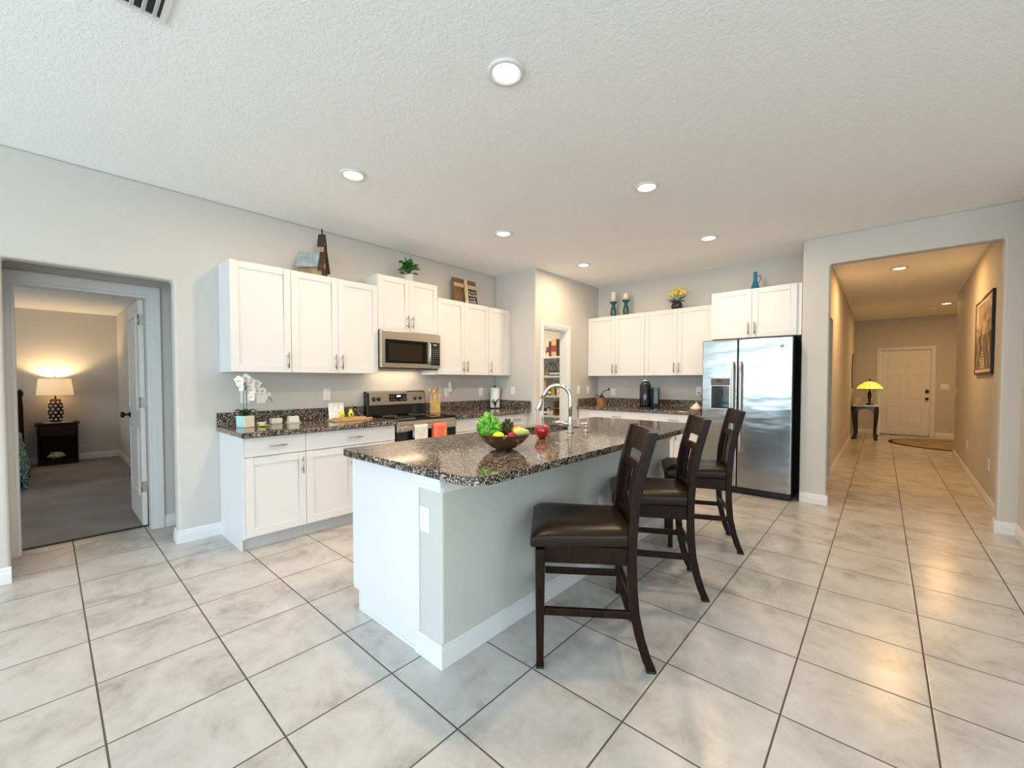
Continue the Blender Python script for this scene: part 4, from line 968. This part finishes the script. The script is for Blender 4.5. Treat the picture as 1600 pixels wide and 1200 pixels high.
MB().tube([(.036, -.01, .33), (.038, .0, .25), (.038, .005, .17), (.038, -.012, .13), (.038, .008, .09), (.038, -.01, .05), (.036, -.018, .02)], [.008, .006, .006, .005, .005, .006, .006], 8, M=Ms).build('ribbon', 'sign_white', t)

# ---- above the back cabinets
zt = 2.2665
for (x, hs, hc, lab) in ((-3.065, .235, .145, 'teal ceramic candlestick holding the taller candle, left of the pair'), (-2.86, .235, .10, 'teal ceramic candlestick holding the shorter candle, right of the pair')):
    t = thing('candlestick', lab, 'candlestick', (x, 5.80, zt), 0, 'teal candlesticks above the cabinets')
    MB().lathe([(.042, 0), (.046, .02), (.040, .035), (.048, .075), (.040, .12), (.026, .165), (.030, .20), (.056, hs-.012), (.058, hs), (0, hs)], seg=30).build('holder', 'teal_ceramic', t)
    c_ = thing('pillar_candle', lab.replace('teal ceramic candlestick holding the taller candle', 'taller cream pillar candle').replace('teal ceramic candlestick holding the shorter candle', 'shorter cream pillar candle'), 'candle', (x, 5.80, zt+hs+.0005), 0, 'pillar candles')
    MB().lathe([(.038, 0), (.038, hc-.004), (.034, hc), (.012, hc-.004), (0, hc-.004)]).build('wax', 'candle_wax', c_)
    MB().lathe([(.0015, 0), (.0015, .012), (0, .012)], (0, 0, hc-.004), seg=6).build('wick', 'iron_black', c_)
t = thing('tulip_vase', 'round black vase of yellow tulips above the back cabinets', 'vase of flowers', (-2.11, 5.80, zt))
MB().lathe([(.045, 0), (.072, .03), (.076, .06), (.062, .10), (.045, .115), (.048, .122), (.040, .12), (0, .11)], seg=30).build('vase', 'black_ceramic', t)
r4 = random.Random(11)
for k, (dx, dz) in enumerate(((-.085, .21), (-.045, .235), (-.01, .255), (.035, .262), (.07, .235), (.095, .215), (.0, .21), (.05, .20), (-.06, .19))):
    dy = r4.uniform(-.05, .05); p = Vector((dx, dy, dz))
    MB().tube([(dx*.2, dy*.2, .11), (dx*.7, dy*.7, .11+(dz-.11)*.6), tuple(p)], .003, 6).build('stem', 'leaf_green', t)
    MB().lathe([(.004, 0), (.018, .010), (.024, .028), (.020, .048), (.012, .058), (0, .050)], tuple(p-Vector((0, 0, .005))), seg=12, wob=lambda a, z: .12*math.cos(3*a)).build('tulip', 'tulip_yellow', t)
for k, (a, L, el) in enumerate(((PI, .15, .45), (PI*.9, .12, .25), (0, .17, .65), (-.2, .13, .2), (.4, .11, .9), (PI*1.2, .10, .9))):
    d = Vector((math.cos(a)*math.cos(el), math.sin(a)*.4*math.cos(el), math.sin(el)))
    def f(u, v, d=d, L=L):
        q = Vector((0, 0, .115))+d*L*u; w_ = .010*math.sin(PI*u)*(v-.5)*2; return (q.x, q.y+w_*.3, q.z+w_-.03*u*u)
    MB().sheet(f, 8, 2).build('leaf', 'leaf_brown', t, solid=.002)
t = thing('blue_jug', 'slender blue glass jug with a loop handle on the fridge cabinet', 'jug', (-1.15, 5.70, 2.3525))
MB().lathe([(.072, 0), (.074, .012), (.060, .035), (.035, .095), (.022, .145), (.018, .18), (.024, .195), (.018, .205), (.020, .235), (.026, .245), (.018, .244), (.012, .2), (0, .19)], seg=30).build('body', 'blue_glass', t)
MB().tube([(.02, 0, .195), (.05, 0, .20), (.064, 0, .175), (.058, 0, .145), (.04, 0, .12), (.028, 0, .115)], .0065, 10).build('handle', 'blue_glass', t)

# ---- back counter
t = thing('coffee_grinder', 'antique wooden coffee grinder with black iron crank', 'coffee grinder', (-3.09, 5.50, CT))
MB().box(-.062, -.062, 0, .062, .062, .012).box(-.050, -.050, .012, .050, .050, .125).box(-.058, -.058, .125, .058, .058, .135).build('box', 'grinder_wood', t, bevel=.003)
dd = MB().box(-.036, -.056, .025, .036, -.051, .085).build('drawer', 'grinder_wood', t, bevel=.002)
MB().ball((0, -.062, .055), .007).build('knob', 'iron_black', dd)
MB().lathe([(.045, .136), (.042, .15), (.015, .165), (.010, .19), (0, .192)]).build('hopper', 'iron_black', t)
cr_ = MB().tube([(0, 0, .19), (.015, 0, .20), (.045, -.01, .232), (.09, -.02, .245), (.135, -.03, .247)], [.005, .006, .006, .005, .005], 8).build('crank', 'iron_black', t)
MB().ball((.135, -.03, .262), .016).build('crank_knob', 'iron_black', cr_)
MB().tube([(-.10, 0, .155), (-.09, -.01, .17), (-.06, -.01, .175), (-.03, 0, .16)], .005, 8).build('side_handle', 'iron_black', t)
t = thing('coffee_maker', 'tall black pod coffee maker on the back counter', 'coffee maker', (-2.40, 5.56, CT), .25)
MB().box(-.125, -.12, 0, .06, .12, .03).box(-.12, .0, .03, .055, .12, .30).build('body', 'black_gloss', t, bevel=.010, seg=3)
MB().lathe([(.070, 0), (.074, .02), (.074, .30), (.066, .315), (0, .318)], (-.035, -.03, .03), seg=30).build('column', 'black_gloss', t)
MB().ball((-.035, -.02, .335), .062, (1, 1.05, .85)).build('head', 'black_ceramic', t)
MB().tube([(-.095, -.05, .37), (-.035, -.075, .392), (.025, -.05, .37)], .007, 8).build('lid_handle', 'chrome', t)
MB().prism(rrect(.065, -.07, .15, .11, (.02,)*4, 5), 0, .285).build('water_tank', 'black_ceramic', t, bevel=.005)
MB().box(-.10, -.155, 0, .04, -.1205, .018).build('drip_tray', 'black_plastic', t, bevel=.004)
t = thing('serving_board', 'dark round edged wooden board under the white dish beside the fridge', 'board', (-1.76, 5.52, CT))
MB().prism(rrect(-.09, -.07, .09, .07, (.06,)*4, 6), 0, .016).build('board', 'grinder_wood', t, bevel=.003)
t = thing('covered_dish', 'white covered ceramic dish on the wooden board beside the fridge', 'dish', (-1.75, 5.52, CT+.0165))
MB().lathe([(.05, 0), (.07, .006), (.072, .028), (.066, .034), (.05, .036), (0, .036)]).build('dish', 'candle_wax', t)
MB().lathe([(.05, .0365), (.045, .055), (.02, .075), (.008, .08), (.012, .095), (0, .10)]).build('lid', 'candle_wax', t)

# ---- fruit bowl on the island
RT = Vector((.744, .668, 0)); FWv = Vector((-.668, .744, 0)); BC = Vector((-1.585, 1.725, CT))
t = thing('fruit_bowl', 'wide dark wooden bowl heaped with vegetables and fruit on the island', 'bowl', tuple(BC))
MB().lathe([(.045, 0), (.050, .004), (.075, .014), (.115, .045), (.147, .086), (.150, .090), (.145, .090), (.112, .052), (.070, .022), (0, .016)], seg=48).build('bowl', 'bowl_wood', t)
def at(a, b_, z): return tuple(BC+RT*a+FWv*b_+Vector((0, 0, z)))
t = thing('lettuce', 'head of curly green lettuce at the left of the wooden bowl', 'lettuce', at(-.088, .0, .058))
r5 = random.Random(2)
MB().ball((0, 0, .068), .042, (1, 1, 1.05)).build('heart', 'lettuce', t)
for k in range(34):
    a = k*2.399+r5.uniform(-.2, .2); lev = k/34; rr_ = .062-.012*lev; top_ = -.2+1.75*lev
    ca, sa = math.cos(a), math.sin(a); ph = r5.random()*6; hw_ = r5.uniform(.50, .72)
    def f(u, v, ca=ca, sa=sa, rr_=rr_, ph=ph, hw_=hw_, top_=top_):
        th_ = top_-1.15+u*1.25; w_ = (v-.5)*2*hw_*math.sin(PI*min(1, .18+.62*u))
        ed = max(u-.55, 0)*2.2+max(abs(v-.5)*2-.6, 0)*1.6
        rad = rr_+.016*ed*(.6+math.sin(22*v+ph)*.7+math.sin(41*v+2*ph)*.35)+.010*u*u
        x = rad*math.cos(th_)*math.cos(w_)-.006*math.sin(th_); y = rad*math.sin(w_)*max(.45, math.cos(th_)); z = .074+rad*math.sin(th_)*1.05
        return ((x*ca-y*sa)*.80, (x*sa+y*ca)*.80, max(z*.86, .0))
    MB().sheet(f, 12, 22).build('leaf', 'lettuce', t, solid=.0010)
t = thing('artichoke', 'dark green artichoke standing between lettuce and tomato in the bowl', 'artichoke', at(.020, .052, .045))
mb = MB().ball((0, 0, .055), .034, (1, 1, 1.25))
for lev in range(5):
    for k in range(7):
        a = 2*PI*(k+.5*(lev % 2))/7; z = .03+lev*.017; r_ = .034*math.sin(math.acos(max(-1, min(1, (z-.055)/.045))))
        M = Matrix.Translation((r_*math.cos(a)*.95, r_*math.sin(a)*.95, z)) @ Matrix.Rotation(a, 4, 'Z') @ Matrix.Rotation(.25, 4, 'Y')
        mb.ball((0, 0, .008), .014, (.3, .85, 1.2), 8, 6, M=M)
mb.build('head', 'artichoke', t)
MB().lathe([(.008, -.0), (.008, .02), (0, .02)], seg=8).build('stalk', 'artichoke', t)
def fruit(name, lab, cat, loc, m, r, sc=(1, 1, 1), stem=True):
    t = thing(name, lab, cat, loc)
    MB().lathe([(0, r*.10), (r*.35, r*.01), (r*.75, r*.30), (r, r*.95), (r*.88, r*1.45), (r*.5, r*1.78), (r*.2, r*1.74), (0, r*1.62)], sy=sc[1], seg=24).build('fruit', m, t)
    if stem: MB().tube([(0, 0, r*1.62), (.002, .002, r*1.95)], .0016, 6).build('stem', 'leaf_brown', t)
fruit('tomato', 'orange red tomato at the back right of the bowl', 'tomato', at(.066, .045, .062), 'tomato', .036)
fruit('red_apple', 'small red apple in the middle of the bowl front', 'apple', at(.045, -.045, .045), 'apple_red', .031)
t = thing('lemon', 'yellow lemon at the front of the bowl below the lettuce', 'lemon', at(-.030, -.075, .052))
MB().ball((0, 0, .028), .027, (1.25, 1, 1), M=Matrix.Rotation(.6, 4, 'Z')).ball((.035, .024, .028), .007).build('fruit', 'lemon', t)
t = thing('pear', 'yellow green pear lying at the right rim of the bowl', 'pear', at(.094, -.036, .076), .7)
MB().lathe([(0, -.045), (.020, -.040), (.026, -.018), (.022, .008), (.014, .028), (.010, .042), (0, .046)], M=Matrix.Translation((0, 0, .026)) @ Matrix.Rotation(PI/2, 4, 'Y')).build('fruit', 'pear', t)
MB().tube([(.046, 0, .026), (.058, .002, .03)], .0015, 6).build('stem', 'leaf_brown', t)
t = thing('glass_apple', 'glossy red glass apple with a clear crystal stem beside the sink', 'decor apple', (-1.687, 2.212, CT))
MB().lathe([(0, .006), (.018, 0), (.034, .012), (.049, .045), (.047, .072), (.034, .090), (.016, .092), (.006, .082), (0, .080)], seg=36, wob=lambda a, z: .035*math.cos(5*a)*(1 if z < .03 or z > .08 else .3)).build('apple', 'glass_apple', t)
MB().lathe([(.009, .084), (.010, .10), (.007, .115), (.010, .122), (.004, .15), (.005, .152), (0, .154)], seg=14).build('stem', 'crystal', t)

#%%PANTRY
def px(u): return -4.30+(u-848)*.01316
PT = 'pantry shelves'
SH = (1.70, 1.38, 1.055, .722)
shn = ['top pantry shelf', 'second pantry shelf', 'third pantry shelf', 'lowest visible pantry shelf']
for z, nm in zip(SH, shn):
    t = thing('pantry_shelf', 'long white '+nm+' board', 'shelf', (-4.3, 5.78, z-.018), 0, PT)
    MB().box(-5.195, 5.585, z-.018, -3.545, 5.965, z).build('board', 'wire_white', t, world=True)
    MB().box(-5.195, 5.575, z-.030, -3.545, 5.5848, z+.004).build('front_lip', 'wire_white', t, world=True)
    MB().box(-4.02, 5.60, z-.075, -4.005, 5.964, z-.0185).build('bracket', 'wire_white', t, world=True)
def pk(name, lab, cat, u0, u1, h, sh, m, y=5.62, d=.08, band=None, shape='box'):
    x0, x1 = px(u0)+.002, px(u1)-.002; z = SH[sh]+.0006
    t = thing(name, lab, cat, ((x0+x1)/2, y+d/2, z)); w_ = x1-x0
    if shape == 'box':
        MB().box(-w_/2, -d/2, 0, w_/2, d/2, h).build('carton', m, t, bevel=.002)
        if band: MB().box(-w_/2+.004, -d/2-.001, h*.28, w_/2-.004, -d/2-.0002, h*.62).build('label_band', band, t)
    else:
        r = w_/2
        MB().lathe([(r*.95, 0), (r, .005), (r, h*.62), (r*.8, h*.72), (r*.45, h*.82), (r*.45, h*.95), (0, h*.95)] if shape == 'bottle' else [(r*.95, 0), (r, .005), (r, h*.82), (r*.8, h*.86), (0, h*.86)], seg=20).build('jar', m, t)
        MB().lathe([(r*.5, h*.93), (r*.5, h), (0, h)] if shape == 'bottle' else [(r*.85, h*.865), (r*.85, h), (0, h)], seg=18).build('cap', band or 'iron_black', t)
        MB().lathe([(r*1.01, h*.2), (r*1.01, h*.55)], seg=20).build('label', 'plate_white', t)
pk('storage_box', 'low cream box at the left end of the top pantry shelf', 'box', 847.5, 854, .11, 0, 'pack_5')
pk('cereal_box', 'thin upright pack with dark ends on the top pantry shelf', 'food box', 855, 859.5, .26, 0, 'pack_1', band='pack_2')
pk('cereal_box', 'narrow dark red carton beside the thin pack on the top pantry shelf', 'food box', 860, 863, .245, 0, 'pack_2')
pk('cereal_box', 'cream carton with red top on the top pantry shelf', 'food box', 863.2, 871, .29, 0, 'pack_3', band='pack_0')
pk('cereal_box', 'wide dark maroon carton on the top pantry shelf', 'food box', 871.3, 881, .285, 0, 'pack_2', y=5.64, band='pack_4')
pk('cereal_box', 'slim grey carton at the right end of the top pantry shelf', 'food box', 881.3, 885.5, .25, 0, 'pack_7')
t = thing('wire_basket', 'black arched wire basket on the second pantry shelf', 'basket', (px(858), 5.70, SH[1]+.0006))
aa = [(-.10+.20*i/14, 0, .09+.13*math.sin(PI*i/14)) for i in range(15)]
MB().tube([(x, -.035, z) for x, y, z in aa], .006, 8).tube([(x, .05, z) for x, y, z in aa], .006, 8).build('arch', 'iron_black', t)
MB().box(-.105, -.045, 0, .105, .055, .006).box(-.105, -.045, .006, -.10, .055, .09).box(.10, -.045, .006, .105, .055, .09).build('tray', 'iron_black', t)
pk('snack_bag', 'olive green snack bag in front of the arched basket', 'food bag', 849.5, 860.5, .10, 1, 'pack_9', y=5.60, d=.05)
pk('snack_box', 'black and white checked box on the second pantry shelf', 'food box', 861, 877, .085, 1, 'pack_7', y=5.60, d=.05, band='pack_5')
pk('soup_carton', 'dark upright carton on the second pantry shelf', 'food box', 878, 881.4, .22, 1, 'pack_4')
pk('wine_bottle', 'dark bottle at the right end of the second pantry shelf', 'bottle', 881.6, 886, .25, 1, 'black_ceramic', d=.05, shape='bottle')
pk('bread_bag', 'tall brown paper bag at the left end of the third pantry shelf', 'paper bag', 848, 856, .26, 2, 'paper_brown', y=5.60)
pk('spice_jar', 'short brown jar beside the paper bag on the third pantry shelf', 'jar', 857, 862.5, .12, 2, 'pack_4', shape='jar', d=.06)
pk('pasta_box', 'yellow upright box on the third pantry shelf', 'food box', 863, 868, .16, 2, 'pack_6')
pk('jar', 'white jar with red band on the third pantry shelf', 'jar', 871, 875.6, .15, 2, 'pack_5', band='pack_0', shape='jar', d=.05)
pk('jar', 'white jar with dark lid behind the faucet arch on the third pantry shelf', 'jar', 876, 880.6, .14, 2, 'pack_5', shape='jar', d=.05)
pk('oil_bottle', 'dark oil bottle at the right end of the third pantry shelf', 'bottle', 881, 885.5, .19, 2, 'black_ceramic', shape='bottle', d=.05)
pk('jar', 'small brown jar at the left of the lowest visible pantry shelf', 'jar', 849.5, 855, .11, 3, 'pack_4', shape='jar', d=.06)
pk('jar', 'small pale jar second on the lowest visible pantry shelf', 'jar', 855.5, 860.5, .13, 3, 'pack_1', shape='jar', d=.06)
pk('jar', 'squat cream jar beside the wooden crate in the pantry', 'jar', 861, 865.5, .10, 3, 'pack_5', shape='jar', d=.06)
t = thing('wooden_crate', 'open orange brown wooden crate on the lowest visible pantry shelf', 'crate', (px(876.5), 5.72, SH[3]+.0006))
MB().box(-.125, -.11, 0, .125, .11, .008).box(-.125, -.11, .008, -.117, .11, .24).box(.117, -.11, .008, .125, .11, .24).box(-.117, .102, .008, .117, .11, .24).box(-.117, -.11, .12, .117, .10, .128).box(-.005, -.11, .128, .003, .10, .24).build('frame', 'cardboard', t)

#%%HALL
t = thing('console_table', 'black console table with arched apron and pale top at the end of the hall', 'table', (-.262, 12.4, 0))
MB().box(-.215, -.42, .735, .215, .42, .760).build('table_top', 'stone_white', t, bevel=.005)
mb = MB()
arc = [(-.20, .734), (.20, .734), (.20, .56), (.15, .60), (.08, .665), (0, .685), (-.08, .665), (-.15, .60), (-.20, .56)]
mb.prism(arc, -.405, -.385, 'y').prism(arc, .385, .405, 'y').box(-.205, -.384, .62, -.185, .384, .734).box(.185, -.384, .62, .205, .384, .734)
mb.build('apron', 'console_black', t)
for sx_ in (-1, 1):
    for sy_ in (-1, 1):
        MB().tube([(sx_*.178, sy_*.372, .734), (sx_*.185, sy_*.378, .62), (sx_*.180, sy_*.374, .45), (sx_*.165, sy_*.36, .2), (sx_*.165, sy_*.36, .08), (sx_*.185, sy_*.378, .03), (sx_*.195, sy_*.385, .001)], [.036, .044, .036, .027, .026, .032, .034], 10).build('leg', 'console_black', t)
t = thing('stained_glass_lamp', 'lit table lamp with yellow leaded glass shade on the hall console', 'table lamp', (-.20, 12.28, .7605))
MB().lathe([(.075, 0), (.07, .02), (.02, .04), (.018, .10), (.034, .2), (.030, .26), (.012, .32), (.012, .38), (0, .38)]).build('base', 'bronze', t)
MB().lathe([(.225, .355), (.22, .37), (.175, .44), (.10, .50), (.03, .525), (.03, .53), (.10, .508), (.18, .446), (.228, .372), (.232, .355)], seg=16).build('shade', 'stained_shade', t)
MB().lathe([(.03, .53), (.022, .545), (.006, .56), (.012, .575), (0, .585)]).lathe([(.235, .345), (.236, .358), (.226, .358), (.226, .345)], seg=16).build('trim', 'bronze', t)
for dx in (-.05, .06): MB().tube([(dx, 0, .36), (dx, 0, .24)], .002, 6).ball((dx, 0, .235), .007).build('pull_chain', 'bronze', t)
for k in range(16):
    a = 2*PI*k/16; MB().tube([(q*math.cos(a), q*math.sin(a), z+.002) for q, z in ((.232, .358), (.228, .374), (.18, .448), (.10, .510), (.03, .532))], .0022, 5).build('lead_rib', 'bronze', t)
d = bpy.data.lights.new('lamp_bulb', 'POINT'); d.energy = 9; d.color = (1, .68, .25); d.shadow_soft_size = .05
o = bpy.data.objects.new('lamp_bulb', d); COL.objects.link(o); o.parent = t; o.location = (0, 0, .42)
t = thing('greeting_card', 'small cream card standing on the console left of the lamp', 'card', (-.385, 12.15, .7605))
MB().box(-.045, -.003, 0, .045, .003, .165).build('card', 'mat_board', t)
MB().prism([(.0035, 0), (.05, 0), (.0035, .12)], -.01, .01, 'x').build('easel', 'mat_board', t)
MB().lathe([(.04, 0), (.075, .03), (.08, .045), (.072, .043), (.03, .012), (0, .01)], (-.33, 12.04, .7605)).build('small_dish', 'cream_ceramic', label='little cream dish at the front edge of the console table', cat='dish')
t = thing('wall_mirror', 'narrow oval mirror on the left hall wall above the console table', 'mirror', (-.502, 12.35, 1.52))
ov = lambda a, b_: [(a*math.cos(2*PI*i/40), b_*math.sin(2*PI*i/40)) for i in range(40)]
MB().prism(ov(.34, .40), -.003, .012, 'x').build('frame', 'frame_black', t, bevel=.004)
MB().prism(ov(.30, .36), .0125, .016, 'x').build('glass', 'mirror', t)
t = thing('framed_picture', 'large framed sepia city print with clouds on the right hall wall', 'picture', (hallx(7.05), 7.05, 1.37), math.atan2(-(.135), 4.98))
W2, Hh = .66, .865
MB().box(-.0235, -W2, 0, -.002, W2, .025).box(-.0235, -W2, Hh-.025, -.002, W2, Hh).box(-.0235, -W2, .025, -.002, -W2+.025, Hh-.025).box(-.0235, W2-.025, .025, -.002, W2, Hh-.025).build('frame', 'frame_black', t, bevel=.002)
MB().box(-.018, -W2+.0255, .0255, -.003, W2-.0255, Hh-.0255).build('mat', 'mat_board', t)
MB().box(-.0205, -W2+.06, .06, -.0185, W2-.06, Hh-.055).build('print', 'city_print', t)
mb = MB()
for i in range(9):
    w_ = .30-.03*i; z = .07+i*.028; mb.box(-.0222, -w_*.62, z, -.0208, w_*.62, z+.012)
mb.prism([(-.05, .32), (-.03, .32), (.01, .58), (.04, .32), (.06, .32), (.012, .62)], -.0222, -.0208, 'x')
mb.build('print_highlight', 'mat_board', t)
t = thing('entry_rug', 'oval patterned rug with dark border before the front door', 'rug', (1.30, 12.08, .0006))
MB().prism(ov(1.18, 1.02), 0, .008).build('border', 'rug_border', t); MB().prism(ov(1.12, .96), .0083, .011).build('field', 'rug_field', t)

#%%BEDROOM
t = thing('nightstand', 'dark wood nightstand with an open shelf against the bedroom wall', 'nightstand', (-9.60, .10, .004))
MB().box(-.19, -.235, .62, .19, .235, .645).build('top', 'night_wood', t, bevel=.004)
MB().box(-.175, -.215, .0, .172, -.195, .619).box(-.175, .195, .0, .172, .215, .619).box(-.175, -.1949, .0, -.16, .1949, .619).box(-.16, -.1949, .06, .170, .1949, .08).box(-.16, -.1949, .435, .170, .1949, .450).box(-.16, -.1949, .0, .165, .1949, .0595).build('carcass', 'night_wood', t)
dr = MB().box(.1705, -.193, .455, .186, .193, .612).build('drawer', 'night_wood', t, bevel=.003); MB().ball((.196, 0, .535), .012).build('knob', 'bronze', dr)
t = thing('conch_shell', 'large spiky seashell on the nightstand shelf', 'seashell', (-9.50, .075, .0845), .3)
path = [(0, -.10, .05), (0, -.06, .06), (0, 0, .065), (0, .06, .06), (0, .11, .045)]
mb = MB().tube(path, [.008, .03, .055, .045, .01], 14)
for k in range(6):
    a = k*PI/3; mb.tube([(.03*math.cos(a), -.03, .065+.03*math.sin(a)), (.085*math.cos(a), -.05, .066+.064*math.sin(a))], [.014, .002], 6)
mb.build('shell', 'shell', t)
MB().lathe([(0, 0), (.16, .0), (.165, .002), (0, .003)], (-9.60, .11, .6495), sy=1.05).build('doily', 'doily', label='white round doily under the bedside lamp', cat='doily')
t = thing('bedside_lamp', 'lit lamp with openwork dark wooden base and cream drum shade on the nightstand', 'table lamp', (-9.59, .085, .6528))
bs = MB().lathe([(.06, 0), (.065, .01), (.085, .10), (.088, .18), (.078, .28), (.06, .35), (.05, .365), (0, .366)], seg=28).build('base', 'lamp_base', t)
mb = MB()
for lev in range(6):
    z = .05+lev*.052; r_ = [.074, .083, .088, .087, .081, .072][lev]
    for k in range(9):
        a = 2*PI*(k+.5*(lev % 2))/9; mb.ball((r_*math.cos(a), r_*math.sin(a), z), .013, (.25 if False else 1, 1, 1.2), 8, 6)
mb.build('openwork', 'lamp_hole', bs)
MB().tube([(0, 0, .366), (0, 0, .42)], .01, 8).tube([(0, 0, .69), (0, 0, .72)], .006, 8).ball((0, 0, .725), .01).build('neck', 'bronze', t)
MB().lathe([(.202, .425), (.175, .680), (.172, .680), (.199, .425)], seg=36).build('lamp_shade', 'lamp_shade', t)
d = bpy.data.lights.new('bedside_bulb', 'POINT'); d.energy = 26; d.color = (1, .70, .36); d.shadow_soft_size = .04
o = bpy.data.objects.new('bedside_bulb', d); COL.objects.link(o); o.parent = t; o.location = (0, 0, .56)
t = thing('bed', 'bed with teal and white leaf print bedspread and dark posts beside the nightstand', 'bed', (-8.5, -1.1, .004))
MB().box(-.90, -.80, .12, 1.0, .78, .55).build('mattress', 'plate_white', t, bevel=.05, seg=4)
def spread(u, v):
    s_ = v*5
    prof = [(.90, .02), (.85, .30), (.83, .52), (.76, .585), (-.7, .60), (-.86, .3)]
    i = min(int(s_), 4); w_ = s_-i; y = prof[i][0]*(1-w_)+prof[i+1][0]*w_; z = prof[i][1]*(1-w_)+prof[i+1][1]*w_
    y += .018*math.sin(u*28)*(1 if s_ < 1.5 else 0); return (-.86+1.92*u, y, z)
MB().sheet(spread, 50, 30).build('bedspread', 'bedspread', t, solid=.012)
MB().box(-1.02, -.80, .3, -.99, .80, 1.05).build('headboard', 'night_wood', t)
for y in (-.83, .83): MB().tube([(-1.0, y, 0), (-1.0, y, .9), (-1.0, y, 1.05), (-1.0, y, 1.08), (-1.0, y, 1.13), (-1.0, y, 1.17)], [.028, .028, .02, .034, .034, .006], 14).build('bedpost', 'night_wood', t)
